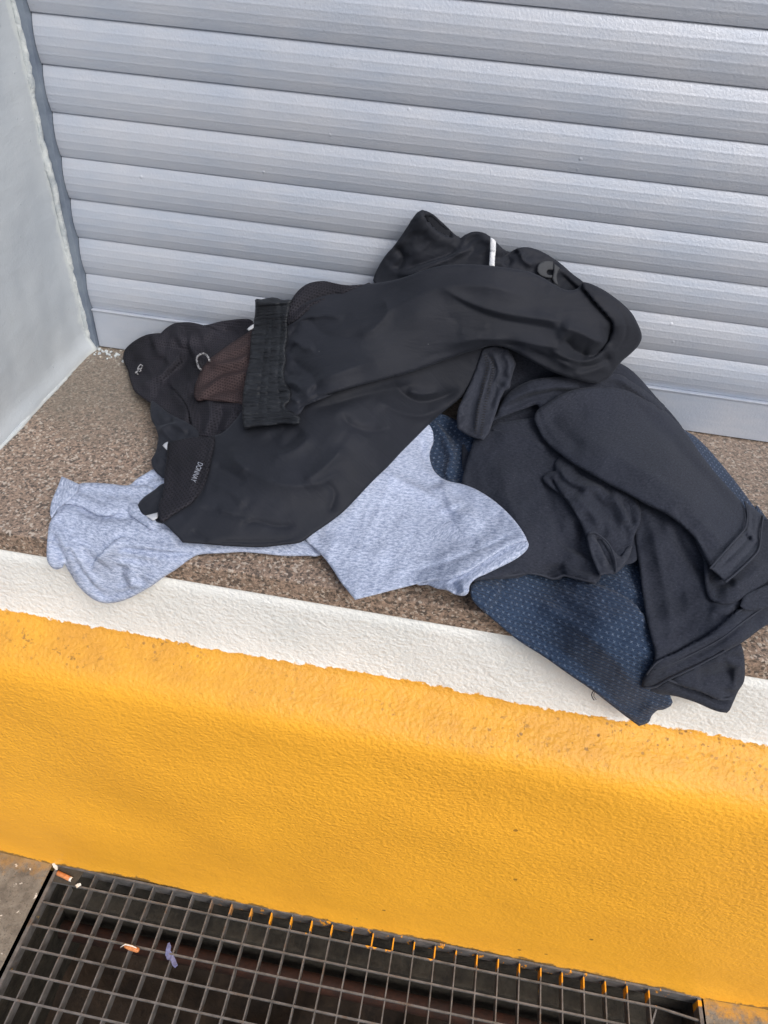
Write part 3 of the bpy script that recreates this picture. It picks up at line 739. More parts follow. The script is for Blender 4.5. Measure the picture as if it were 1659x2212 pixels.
def cloth(name, outline, mat, parent, off=.01, rim=.006, rimw=10, skirt=.02, folds=(), noise=None, ctrl=None, uvang=0.0, step=5.0, extra=None, clear=.002, flat=None):
    """a puffed, closed piece of cloth lying on the heap. off: metres it stands proud of the heap; rim: how far its edge
    rolls over; rimw: the width of that roll; skirt: how far the edge turns back underneath"""
    k_ = RIM.get(mat, 1); rim *= k_; rimw *= k_
    L = smooth_loop(outline, True, step)
    if (parent.name, name) in AUTO:
        au = AUTO[(parent.name, name)]; folds = list(folds) + auto_folds(L, *au, seed=len(outline) * 7 + int(L[0][0]))
    lo, hi = L.min(0), L.max(0)
    gx, gy = np.meshgrid(np.arange(lo[0], hi[0], step), np.arange(lo[1], hi[1], step * .87))
    gx = gx + (np.arange(gx.shape[0]) % 2)[:, None] * step * .5
    g = np.stack([gx.ravel(), gy.ravel()], 1)
    # inside test
    ins_ = np.zeros(len(g), bool); A = L; B = np.roll(L, -1, 0)
    for i in range(len(A)):
        c_ = ((A[i, 1] > g[:, 1]) != (B[i, 1] > g[:, 1]))
        if c_.any():
            xx = (B[i, 0] - A[i, 0]) * (g[:, 1] - A[i, 1]) / (B[i, 1] - A[i, 1] + 1e-12) + A[i, 0]
            ins_ ^= c_ & (g[:, 0] < xx)
    g = g[ins_]; d, _, _ = seg_dist(g, L, True); g = g[d > step * .62]
    allp = [Vector(p) for p in L] + [Vector(p) for p in g]
    ed = [(i, (i + 1) % len(L)) for i in range(len(L))]
    vo, eo, fo, ov, oe, of = delaunay_2d_cdt(allp, ed, [], 1, 1e-4)
    q = np.array([tuple(v) for v in vo])
    db, _, _ = seg_dist(q, L, True)
    t0 = heap(q)
    h = np.full(len(q), off)
    if ctrl: h = h + TPS([c_[:2] for c_ in ctrl], [c_[2] * .001 for c_ in ctrl], 1e-4)(q)
    fh, sh = fold_h(q, folds); h += fh
    if noise:
        for nz in noise: h += noise_h(q, *nz)
    if extra is not None: h += extra(q)
    x = np.clip(1 - db / rimw, 0, 1); roll = rim * (1 - np.sqrt(np.clip(1 - x * x, 0, 1)))
    h = h - roll
    # displaced along the cloth only away from the outline
    sh = sh * np.clip(db / 8, 0, 1)[:, None]; qs = q + sh
    d_ = rays(qs); te = env_t(d_) - clear
    t = t0 - h
    t = te - .5 * ((te - t) + np.sqrt((te - t) ** 2 + .003 ** 2))       # smooth minimum: never enters the sill, wall or shutter
    # back and rim: edge loops
    W = world_of(qs, t)
    faces = [tuple(f) for f in fo]
    # orient towards the camera
    out = []
    for f in faces:
        a, b_, c_ = q[f[0]], q[f[1]], q[f[2]]
        ar = (b_[0] - a[0]) * (c_[1] - a[1]) - (b_[1] - a[1]) * (c_[0] - a[0])
        out.append(f if ar < 0 else f[::-1])
    faces = out
    if (parent.name, name) in SLACK:
        e_, an_, e2_, be_ = SLACK[(parent.name, name)]; e_ *= 1.7; e2_ *= 1.3; be_ *= .7
        dn = d_ / np.linalg.norm(d_, axis=1)[:, None]
        W0_ = W; W = buckle(q, W, dn, faces, db, e_, an_, e2_, be_)
        # keep everything out of the sill, wall and shutter
        k_ = ((W - CAM) @ R[2]) / t; W = np.where((W[:, 2] < .0015)[:, None] & (W[:, 1] > -SILL_D)[:, None], np.c_[W[:, :2], np.full(len(W), .0015)], W)
    cnt = {}
    for f in faces:
        for i in range(len(f)):
            a, b_ = f[i], f[(i + 1) % len(f)]; cnt[(a, b_)] = 1
    bound = [(a, b_) for (a, b_) in cnt if (b_, a) not in cnt]
    bv = sorted({a for e in bound for a in e}); idx = {}
    # inward direction from a blurred centre: skirt tucks a little inwards
    V = list(map(tuple, W)); cen = q.mean(0)
    if skirt > 0:
        qb = q[bv]; eps = 2.0
        nrm = np.zeros_like(qb); m_ = {v: i for i, v in enumerate(bv)}
        for a, b_ in bound:
            e = q[b_] - q[a]; n_ = np.array([e[1], -e[0]]); n_ /= (np.linalg.norm(n_) + 1e-9)
            nrm[m_[a]] += n_; nrm[m_[b_]] += n_
        nrm /= (np.linalg.norm(nrm, axis=1)[:, None] + 1e-9)
        # make sure it points inwards
        tst = bound[0]; 
        f0 = next(f for f in faces if tst[0] in f and tst[1] in f); cf = q[list(f0)].mean(0)
        if (cf - q[tst[0]]) @ nrm[m_[tst[0]]] < 0: nrm = -nrm
        te_b = te[bv]; tb = t[bv]
        prev = {v: v for v in bv}
        for k, (fr, inw) in enumerate(((.35, .6), (1.0, 4.0))):
            qq = qb + nrm * inw; tt = np.minimum(tb + skirt * fr, te_b + .001)
            Wk = world_of(qq, tt); base_i = len(V); V += list(map(tuple, Wk))
            now = {v: base_i + i for i, v in enumerate(bv)}
            for a, b_ in bound: faces.append((prev[b_], prev[a], now[a], now[b_]))
            prev = now
    V = np.array(V)
    me = bpy.data.meshes.new(name); me.from_pydata([tuple(v) for v in V], [], faces)
    uvl = me.uv_layers.new(name='UVMap'); UV = uv_of(V, uvang)
    li = np.empty(len(me.loops), int); me.loops.foreach_get('vertex_index', li)
    uvl.data.foreach_set('uv', UV[li].ravel())
    me.update()
    o = link(name, me, M[mat], parent, True)
    return o
def on_heap(pts, off, fn=None):
    """points of the picture laid on the heap at a given height"""
    q = np.array([p[:2] for p in pts]); t = heap(q) - off
    te = env_t(rays(q)) - .002; t = np.minimum(t, te - off * .2)
    return world_of(q, t)
def cord(name, pts, r, mat, parent, off, sides=8, wave=None):
    L = smooth_loop(pts, False, 5); W = on_heap(L, off)
    return tube(name, W, r, M[mat], parent, sides)

exec_pieces = True
# ------------------------------------------------------------------ blue knitted garment (lowest)
kn = empty('knitted_jumper', (.95, -.40, 0))
tag(kn, 'navy blue knitted jumper with rows of pale crosses hanging over the sill edge', 'jumper')
cloth('body', T(c5, '185,885! 195,945 225,985 300,1050 420,1150 560,1240 680,1325 790,1400 880,1470 960,1532 1022,1578! 1070,1560 1085,1528 1115,1500 1140,1498 1180,1478 1190,1460! 1160,1380 1120,1250 1130,1000 1100,700 900,600 500,700 260,820'),
      'knit', kn, .002, .007, 9, .010,
      [('s', 5, 40, T(c5, '600,830 730,850 830,890 920,930 1000,985 1060,1060 1085,1130')),
       ('v', 2.5, 10, T(c5, '355,800 350,900 330,960 285,1010 270,1040')), ('r', 3, 16, T(c5, '320,860 310,930 270,980 240,1000')),
       ('r', 5, 50, T(c5, '420,930 600,1010 800,1150 950,1300 1050,1480')), ('v', 4, 34, T(c5, '300,1000 450,1110 620,1200 800,1330 960,1460')),
       ('r', 2.5, 14, T(c5, '290,1040 430,1145 560,1232 700,1325 800,1395 900,1478')), ('v', 2, 7, T(c5, '310,1030 440,1125 570,1212 700,1300 810,1375 910,1455 1010,1535')),
       ('r', 2, 12, T(c5, '960,1490 1010,1530 1050,1500 1120,1450'))],
      [(2.5, 70, .6, 1.6, 3)], uvang=-.12, ctrl=[(1064, 1315, 0), (1283, 1206, -14), (1200, 1180, -14), (1380, 1560, 0), (1400, 1200, -14), (1100, 1240, -5), (1270, 1330, 0), (1040, 1290, 0)])
cloth('inner_patch', T(c5, '-70,40 60,40 210,140 190,260 160,400 130,420 30,380 -40,300'), 'knit', kn, -.004, .004, 8, .02,
      [('r', 5, 22, T(c5, '-10,60 60,160 90,260 70,360')), ('v', 4, 14, T(c5, '30,60 120,170 140,260 120,370'))], [(3, 40, .3, 1.5, 8)], uvang=.5)
cloth('far_edge', T(c5, '1180,60 1250,118! 1300,148 1360,205 1410,262 1460,322 1520,398 1572,470 1600,520 1500,560 1300,360'), 'knit', kn, -.006, .006, 8, .02, [], [(1.5, 40, .3, 1.5, 8)], uvang=.9)
cloth('far_edge', T(c5, '1600,490 1650,548 1700,620 1700,740 1600,700'), 'knit', kn, -.004, .006, 8, .02, uvang=.9)
cord('loose_thread', T(c5, '800,1402 792,1412 789,1425 793,1438 801,1449'), .0006, 'thread', kn, .004)
cord('loose_thread', T(c5, '806,1407 800,1418 800,1432 812,1448'), .0004, 'thread', kn, .0045)

# ------------------------------------------------------------------ faded black jersey garment
js = empty('jersey_top', (1.0, -.30, 0))
tag(js, 'faded black cotton jersey top lying crumpled at the right, its hem turned inside out', 'shirt')
cloth('under_layer', T(cP, '1000,900 1030,800 1100,745 1250,760 1350,790 1420,860 1478,930 1500,1000 1400,1150 1200,1200 1020,1080'), 'jersey', js, -.004, .01, 14, .03, [], [(4, 60, .4, 2, 3)])
cloth('front_panel', T(c5, '330,80! 220,150 190,220 165,300 150,390 210,520 250,640 230,760 195,868! 240,858 330,852 390,850 430,846 480,828 540,838 600,856 640,850 650,836 690,848 750,862 800,876 828,858! 860,800 1010,760 1040,600 1000,420 800,200 600,60'),
      'jersey', js, .013, .007, 12, .018,
      [('r', 4, 45, T(c5, '330,240 360,400 420,560 520,700')), ('v', 4, 40, T(c5, '560,280 580,460 640,640 720,760')), ('r', 3, 30, T(c5, '300,140 420,140 520,180 600,220')),
       ('v', 1.8, 4, T(c5, '300,112 360,120 430,133 500,162 590,192')), ('r', 1.6, 6, T(c5, '300,120 360,130 430,143 500,174 585,204')),
       ('r', 4, 14, T(c5, '230,845 330,828 410,800 470,812 540,826')), ('v', 4, 10, T(c5, '560,830 600,800 660,790')), ('r', 4, 12, T(c5, '640,835 700,825 760,845 810,850')),
       ('v', 6, 40, T(c5, '770,560 740,660 700,740'))],
      [(3, 80, .9, 1.6, 5), (.8, 25, .2, 1.5, 9)], uvang=.1)
cloth('sleeve', T(c5, '545,352! 562,335 590,322 612,318 605,290 620,262 645,248 690,255 715,285 770,310 850,360 1010,460 1030,560 1000,640 992,690 965,760 940,800 900,828! 870,822 830,834! 812,800 790,740 768,690 762,650 735,580 690,500 650,450 600,410 562,380'),
      'jersey', js, .021, .008, 12, .02,
      [('s', 5, 24, T(c5, '735,580 690,500 640,420 600,360 560,350')), ('r', 6, 14, T(c5, '625,270 640,320 680,370 740,395 800,400 880,405')), ('v', 5, 12, T(c5, '610,320 650,370 700,400 760,425')),
       ('v', 5, 14, T(c5, '700,290 760,340 830,380 900,430')), ('r', 4, 20, T(c5, '690,430 760,500 840,600')), ('v', 3, 18, T(c5, '760,420 850,500 940,620')),
       ('r', 4, 16, T(c5, '880,430 930,500 970,590')), ('v', 3, 12, T(c5, '930,440 975,520 990,600'))],
      [(2.5, 35, .9, 1.8, 12)], uvang=.9, step=4.5)
cloth('sleeve_cuff', T(c5, '765,650! 772,628 800,622 850,655 880,690 930,740 962,700 985,690 975,740 950,775 910,822 868,826 830,834! 808,790 785,730'), 'faded', js, .027, .004, 6, .01,
      [('v', 7, 9, T(c5, '790,640 830,670 855,720 880,770 900,810')), ('r', 3, 6, T(c5, '775,640 810,670 840,720 860,800')), ('v', 4, 5, T(c5, '850,650 900,700 940,750')),
       ('v', 1.2, 3, T(c5, '795,700 820,760 845,815'))], [(1.2, 18, .9, 1.8, 2)], uvang=.5, step=3.5)
cloth('back_panel', T(c5, '990,420 992,560 1005,680 1025,800 1040,920 1060,1050 1085,1150 1100,1210 1095,1262 1065,1310 1040,1350 1036,1385! 1060,1394 1110,1388 1160,1352 1240,1310 1330,1270 1450,1210 1540,1160 1620,1100 1760,1000 1760,700 1500,500 1200,380'),
      'jersey', js, .014, .010, 14, .022,
      [('v', 5, 22, T(c5, '1200,560 1230,680 1300,780 1400,860 1480,960')), ('r', 5, 40, T(c5, '1080,560 1120,760 1160,960 1180,1130')), ('v', 3, 40, T(c5, '1040,700 1080,900 1120,1080')),
       ('s', 4.5, 22, T(c5, '1060,1320 1110,1262 1200,1222 1300,1170 1400,1110 1480,1040 1560,980 1659,930')), ('v', 2.5, 7, T(c5, '1080,1345 1140,1310 1240,1262 1340,1210 1440,1150 1540,1070 1659,990')),
       ('r', 5, 26, T(c5, '1360,1000 1450,1000 1540,950 1659,900')), ('v', 5, 18, T(c5, '1380,1010 1440,1040 1510,1010 1600,950'))],
      [(3, 90, .6, 1.8, 6), (.8, 25, .4, 1.5, 4)], uvang=.3)
cloth('hem_lining', T(c5, '1038,1388! 1100,1384 1165,1350 1300,1285 1450,1205 1525,1170! 1538,1210 1546,1300 1540,1360 1510,1410 1500,1432! 1488,1460 1470,1500 1456,1513! 1420,1508 1380,1495 1300,1460 1200,1430 1110,1418 1060,1402'),
      'jersey', js, .005, .007, 9, .016,
      [('s', 5, 18, T(c5, '1480,1440 1430,1445 1380,1425 1320,1398 1250,1378 1165,1350')), ('v', 4, 9, T(c5, '1470,1470 1420,1455 1350,1425 1270,1400 1180,1375')),
       ('r', 4, 18, T(c5, '1530,1240 1500,1330 1480,1420')), ('v', 5, 26, T(c5, '1300,1340 1400,1330 1500,1300'))],
      [(2, 40, .6, 1.8, 6)], uvang=.3, step=4.5)
cloth('sleeve_underside', T(c5, '1300,640 1340,760 1345,830 1352,900 1372,950 1420,972 1480,972 1540,950 1600,915 1659,862 1760,800 1760,560 1640,560 1450,620'), 'jersey', js, .024, .010, 14, .025,
      [('r', 5, 30, T(c5, '1400,900 1480,900 1570,840 1659,760')), ('v', 5, 20, T(c5, '1370,830 1420,880 1500,860'))], [(3, 60, .5, 1.8, 16)], uvang=.5)
cloth('seam_flap', T(c5, '1520,985! 1540,935 1600,905 1659,880 1760,860 1760,960 1659,990 1600,1000 1550,1003'), 'jersey', js, .030, .005, 8, .012,
      [('v', 2, 4, T(c5, '1540,975 1600,960 1659,950 1720,940'))], [(1.5, 20, .5, 1.8, 3)], uvang=.5, step=4)
cloth('rear_fold', T(c4, '800,1010 830,985 850,940 880,890 930,850 1000,822 1080,812 1180,806 1280,800 1370,800 1420,830 1460,855 1520,900 1570,950 1400,1100 1200,1150 1060,1080 1020,1000 1015,935 960,950 890,975'),
      'jersey', js, .018, .010, 12, .03,
      [('r', 5, 18, T(c4, '850,960 910,900 990,865 1100,850 1200,850')), ('v', 4, 12, T(c4, '870,975 940,925 1010,900 1100,885 1200,890')), ('r', 6, 16, T(c4, '1340,800 1430,860 1520,930 1600,1010'))],
      [(2.5, 45, .3, 2, 3)], uvang=.2)
cloth('long_sleeve', T(c5, '505,60 520,20 560,-10 640,-60 740,-90 860,-95 960,-80 1060,-30 1150,20 1210,80 1262,140 1320,225 1385,310 1450,385 1500,440 1545,500 1570,600 1480,720 1375,798! 1345,740 1300,655 1230,585 1150,528 1060,485 980,440 880,388 780,330 690,278 640,240 590,200 545,150 520,100'),
      'jersey', js, .036, .016, 26, .035,
      [('r', 5, 60, T(c5, '620,60 800,180 1000,300 1200,420 1400,560')), ('v', 4, 26, T(c5, '1000,-10 1120,100 1260,250 1400,400 1480,520')), ('r', 4, 20, T(c5, '980,-60 1120,40 1260,200 1400,370')),
       ('v', 3.5, 30, T(c5, '1180,500 1260,560 1340,660 1390,740')), ('r', 3, 26, T(c5, '1300,560 1380,640 1440,700')), ('v', 3, 20, T(c5, '560,20 640,120 760,220')), ('v', 2.5, 10, T(c4, '1015,930 1025,1000 1050,1060 1110,1130'))],
      [(3, 80, .65, 2.5, 2), (.7, 22, .3, 1.5, 4)], uvang=.65)
cloth('turned_cuff', T(c5, '1545,470! 1558,540 1548,600 1540,612 1460,700 1373,800! 1410,830 1448,868! 1500,826 1560,770 1600,728 1618,690 1625,620 1636,540!'), 'faded', js, .043, .006, 8, .016,
      [('v', 2.5, 4, T(c5, '1570,480 1582,560 1575,630 1500,720 1400,815')), ('v', 3, 6, T(c5, '1605,520 1612,600 1596,680 1540,745 1440,850')), ('r', 4, 8, T(c5, '1548,600 1580,640 1600,680')), ('v', 4, 5, T(c5, '1540,625 1560,650 1580,660'))],
      [(1.4, 16, .9, 1.5, 5)], uvang=.8, step=3.6)
col_ = cloth('neck_band', T(c4, '775,690! 820,678 885,690! 905,720 918,755 908,790 897,835 893,860 870,872! 852,910 836,960 815,1020 800,1060 777,1086! 735,1076 700,1060 664,1036! 662,990 668,950 690,900 715,850 740,790 758,740'),
      'faded', js, .030, .007, 9, .018,
      [('r', 3, 9, T(c4, '800,700 810,760 790,840 765,920 750,1000 745,1060')), ('v', 2.5, 5, T(c4, '790,700 812,740 832,780')), ('r', 3, 7, T(c4, '815,690 835,740 845,790 820,860 800,920')), ('v', 4, 8, T(c4, '880,850 840,850 826,890 800,960')),
       ('r', 2.5, 10, T(c4, '860,700 890,750 880,820'))],
      [(1.6, 22, .9, 1.5, 3)], uvang=1.2, step=3.6)
# ladder stitching on the neck band: rows of small dark stitches, one part
for row in ('782,705 795,760 778,840 760,920 748,1000 742,1068', '808,718 822,775 806,850 788,930 774,1010 768,1074'):
    L = smooth_loop(T(c4, row), False, 5.2); W = on_heap(L, .0375); bm = bmesh.new()
    for i in range(1, len(L) - 1):
        dr = Vector(W[i + 1] - W[i - 1]).normalized(); nn = Vector(CAM - W[i]).normalized(); sd_ = dr.cross(nn).normalized()
        mm = Matrix.Translation(Vector(W[i])) @ Matrix((sd_, dr, nn)).transposed().to_4x4() @ Matrix.Diagonal((.0030, .0008, .0006, 1))
        bmesh.ops.create_icosphere(bm, subdivisions=1, radius=1, matrix=mm)
    me = bpy.data.meshes.new('seam_stitches'); bm.to_mesh(me); bm.free(); link('seam_stitches', me, M['stitch'], js)

for pts_, of_, r_ in (('1545,470 1558,540 1548,600 1540,612 1460,700 1373,800', .0475, .0011), ('1636,540 1625,620 1618,690 1600,728 1500,826 1448,868', .0465, .0011),
        ('1060,1322 1110,1264 1200,1224 1300,1172 1400,1112 1480,1042 1560,982 1659,932', .0190, .0012), ('240,848 330,838 400,833 470,822 540,832 600,850 650,834 700,845 760,860 810,866', .0175, .0013),
        ('1165,1350 1250,1378 1320,1398 1380,1425 1430,1445 1480,1440', .0110, .0014), ('1045,1388 1100,1382 1165,1348 1300,1285 1450,1205', .0185, .0012),
        ('772,628 800,622 850,655 880,690 905,760 910,820', .0305, .0011), ('300,116 360,124 430,136 500,165 590,196', .0160, .0009), ('1100,1300 1200,1262 1320,1205 1430,1145 1540,1062 1640,990', .0180, .0008)):
    cord('overlocked_seam', T(c5, pts_), r_, 'faded', js, of_, 6)

# ------------------------------------------------------------------ grey marl t-shirt
ts = empty('marl_t_shirt', (.35, -.42, 0))
tag(ts, 'light blue grey marl t-shirt spread under the black sportswear and over the sill edge', 't-shirt')
cloth('front', T(c6, '520,268 560,236 600,212 645,188 720,180 900,260 1200,400 1560,420 1600,560 1470,625 1420,624! 1300,624 1180,612 1090,605 1000,610 870,619 820,645 760,690 700,728 640,772 580,808 520,838 470,855 410,862 360,852 310,820 260,768 220,705 195,665 188,684! 152,693 125,675 110,650 106,600 112,520 120,465 140,420 160,370 200,330 240,290 270,262 340,256 430,262'),
      'marl', ts, .003, .007, 10, .012,
      [('s', 5.5, 22, T(c6, '500,386 440,408 380,412 340,398 290,373 245,357 200,358 165,385 150,420')), ('s', 5.5, 20, T(c6, '660,500 600,455 540,415 500,385')),
       ('v', 4.5, 16, T(c6, '240,385 300,405 370,428 450,425 520,425 570,450')),
       ('r', 5, 16, T(c6, '140,440 185,520 240,600 300,700 350,770 410,820')), ('v', 4, 9, T(c6, '150,420 200,520 232,600 280,690 330,760 395,820 430,840')),
       ('v', 3.5, 9, T(c6, '110,480 150,560 200,650 240,730 290,790')), ('s', 5, 26, T(c6, '320,700 380,620 430,575 480,535 520,525')),
       ('r', 5, 22, T(c6, '360,660 410,600 470,555')), ('v', 2.5, 7, T(c6, '430,595 560,600 700,612 860,612')), ('r', 3, 14, T(c6, '480,560 620,575 800,590')),
       ('v', 2.5, 14, T(c6, '490,660 480,720 500,790')), ('r', 3, 20, T(c6, '540,640 530,720 540,800')), ('v', 2, 8, T(c6, '520,275 580,255 650,215')), ('v', 2, 10, T(c6, '590,240 640,270 720,300'))],
      [(2.2, 60, .5, 2.0, 3), (.8, 22, .3, 2, 9)], uvang=-.1, step=4.2)
cloth('turned_hem', T(c6, '182,224! 210,236 245,252 272,265! 262,300 235,330 200,358 165,385 148,412 132,436! 124,415 125,380 135,340 152,300 168,262'), 'marl', ts, .013, .004, 7, .010,
      [('v', 1.5, 4, T(c6, '195,240 178,290 160,340 145,385')), ('r', 2, 8, T(c6, '230,262 215,300 185,345'))], [(1.2, 18, .8, 1.5, 1)], uvang=-1.0, step=3.4)
cloth('sleeve_inside', T(cP, '850,1180 1000,1120 1100,1130 1137,1164! 1142,1176 1138,1188 1124,1201 1105,1213 1075,1228 1050,1240 1028,1250 1015,1264 1012,1280 1002,1287 982,1284 965,1275 945,1272 925,1264 900,1262'),
      'marl', ts, .027, .007, 9, .020, [('v', 1.5, 14, T(c5, '60,870 140,850 220,800 320,740 420,690')), ('v', 5, 9, T(c5, '100,855 110,880 135,925')), ('r', 4, 10, T(c5, '150,860 155,890 165,925')), ('r', 3, 8, T(c5, '60,880 80,905 120,920')), ('v', 1.5, 4, T(c5, '190,870 300,812 400,752 465,700'))],
      None, uvang=.9, step=3.8)
cloth('sleeve', T(cP, '905,925! 922,914 934,930 936,955 930,972 928,985 932,1005 940,1020 955,1033 972,1040 1000,1046 1030,1058 1065,1080 1095,1106 1118,1132 1136,1160 1139,1170! 1128,1170 1108,1176 1086,1187 1064,1200 1042,1215 1020,1230 994,1243 972,1250 946,1255 925,1257 900,1262 860,1272 810,1285 767,1296! 750,1275 735,1256 720,1232 700,1205 680,1185 660,1166 640,1120 700,1040 820,960'),
      'marl', ts, .034, .006, 9, .016,
      [('v', 3, 8, T(c5, '-20,60 0,180 10,280 40,350')), ('r', 6, 40, T(c5, '-300,300 -100,400 100,500 280,600')), ('v', 5, 34, T(c5, '60,400 70,520 140,640 260,700')),
       ('r', 5, 24, T(c5, '40,360 80,450 110,520')), ('v', 3, 14, T(c5, '-60,120 -30,250 20,350 80,430')), ('v', 1.6, 4, T(c5, '-140,820 -10,790 120,750 250,700 380,640 450,610')),
       ('r', 4, 30, T(c5, '-560,640 -400,700 -200,760'))],
      [(2.5, 70, .4, 2.0, 5), (.7, 22, .3, 2, 2)], uvang=.15, step=4.2, ctrl=[(690, 1150, -20), (850, 980, -20), (920, 930, -12), (960, 1100, -6), (1040, 1120, 0), (1120, 1170, 0), (765, 1290, -12), (900, 1262, -3)])

# ------------------------------------------------------------------ lower black nylon shorts with lettering
jk = empty('sports_shorts', (.35, -.30, 0))
tag(jk, 'black nylon sports shorts with a mesh band and grey lettering, lowest of the black sportswear', 'shorts')
cloth('rear_leg', T(c3, '330,960 440,1040 560,1100 640,1180 560,1300 480,1400 420,1465 400,1466! 350,1420 330,1380 324,1345 350,1300 366,1230 370,1195 352,1130 325,1080 318,1010'), 'nylon', jk, .014, .007, 9, .025,
      [('r', 5, 14, T(c3, '370,1180 440,1120 520,1130 560,1180')), ('v', 4, 9, T(c3, '350,1110 420,1100 480,1080'))], [(2.5, 26, .8, 1.6, 3)], uvang=.4, step=4)
cloth('reflective_tab', T(c3, '398,1252! 412,1236 432,1226! 439,1250 438,1290! 420,1276'), 'strip', jk, .020, .001, 3, .003, step=3)
cloth('leg_corner', T(c3, '237,1640! 255,1610 290,1578 340,1545 400,1500 450,1520 440,1640 400,1762! 372,1755 345,1742 300,1718 262,1692'), 'nylon', jk, .012, .006, 8, .014,
      [('r', 3, 10, T(c3, '280,1640 340,1600 400,1560'))], [(1.5, 20, .8, 1.6, 3)], uvang=.4, step=3.8)
cloth('reflective_piping', T(c3, '288,1708! 330,1698 368,1688! 367,1722 335,1742!'), 'strip', jk, .020, .001, 3, .003, step=3)
cloth('leg_panel', T(c3, '430,1240! 500,1215 600,1195 720,1190 800,1160 900,1050 1000,900 1300,700 1700,450 2000,420').copy() + T(c4, '790,650 785,690! 745,790 715,850 680,900 640,935 590,975 540,1020 490,1070 420,1140 360,1205 300,1262')
      + T(c3, '1600,1665 1530,1725 1460,1775 1385,1826 1330,1868 1290,1888 1200,1900 1050,1915 900,1912 760,1903 640,1893 530,1886! 500,1850 460,1812 440,1790 410,1765 385,1745 370,1700 372,1640 395,1580 408,1500 408,1440 425,1340'),
      'nylon', jk, .026, .014, 20, .030,
      [('r', 7, 40, T(c3, '760,1260 950,1400 1150,1500 1400,1500 1600,1400')), ('v', 5, 30, T(c3, '1080,1150 1120,1220 1180,1260 1240,1220 1320,1130')), ('r', 5, 20, T(c3, '1100,1290 1180,1310 1280,1270 1380,1180')),
       ('v', 5, 22, T(c4, '0,960 120,930 260,890 400,860 520,840')), ('v', 6, 14, T(c4, '380,820 420,880 500,920 600,900 680,860')), ('r', 5, 16, T(c4, '300,900 400,960 520,980 620,930')),
       ('r', 4, 12, T(c4, '440,870 520,885 600,870')), ('v', 4, 16, T(c4, '150,960 200,1020 300,1050 380,1020')),
       ('v', 2, 8, T(c3, '620,1650 800,1700 980,1720')), ('r', 2.5, 12, T(c3, '740,1660 850,1700 960,1760')), ('v', 2.2, 8, T(c3, '900,1780 1000,1745 1150,1780 1280,1770')),
       ('v', 1.5, 6, T(c3, '580,1800 640,1840 700,1880')), ('v', 1.5, 5, T(c3, '700,1880 900,1880 1100,1880 1300,1850')), ('r', 3, 16, T(c3, '720,1500 850,1560 950,1650')),
       ('v', 3, 14, T(c3, '720,1380 820,1420 950,1500')), ('r', 3, 14, T(c3, '850,1250 880,1350 960,1430')), ('v', 2.5, 12, T(c3, '1450,1480 1520,1560 1480,1700')),
       ('v', 1.0, 2.5, T(c3, '740,1200 720,1300 705,1380 690,1450 655,1560 600,1640')), ('r', 4, 24, T(c3, '1300,1500 1450,1400 1600,1250'))],
      [(1.5, 110, .7, 2.2, 4)], uvang=-.5, step=3.5)
cloth('mesh_band', T(c3, '434,1234! 500,1215 600,1197 740,1192! 738,1240 728,1290 715,1350 700,1430 672,1510 640,1570 585,1630 520,1672 460,1710 400,1752 378,1735 371,1690 374,1640 396,1580 408,1500 410,1440 427,1340'),
      'meshk', jk, .0330, .011, 15, .010, [('v', 2, 16, T(c3, '470,1300 480,1420 470,1560 430,1660')), ('r', 2, 14, T(c3, '600,1220 620,1330 600,1460 540,1580')), ('v', 1.5, 3, T(c3, '690,1200 680,1300 660,1420 630,1510 570,1600'))],
      [(2, 40, .7, 2.2, 4)], uvang=-.2, step=4.2)
# the word on the band
f = bpy.data.curves.new('lettering', 'FONT'); f.body = 'DONNAY'; f.size = 1; f.offset = .008; f.extrude = 0; f.align_x = 'LEFT'
fo_ = bpy.data.objects.new('lettering', f); COL.objects.link(fo_)
bpy.context.view_layer.update()
dg = bpy.context.evaluated_depsgraph_get(); tm = bpy.data.meshes.new_from_object(fo_.evaluated_get(dg))
bpy.data.objects.remove(fo_)
tv = np.array([tuple(v.co) for v in tm.vertices]); tw = tv[:, 0].max(); th = tv[:, 1].max()
p0 = np.array(c3(648, 1362)); p1 = np.array(c3(598, 1488)); pr_ = p1 - p0; up_ = np.array([pr_[1], -pr_[0]]); up_ = up_ / np.linalg.norm(up_) * 11.5
P2 = p0 - up_ * .5 + np.outer(tv[:, 0] / tw, pr_) + np.outer(tv[:, 1] / th, up_)
W = on_heap(P2, .0405)
for i, v in enumerate(tm.vertices): v.co = W[i]
tm.name = 'lettering'; link('lettering', tm, M['print'], jk)
o = cloth('label_fold', T(c3, '622,1345! 640,1340 668,1350! 660,1366 626,1362!'), 'meshk', jk, .037, .001, 3, .003, step=3)

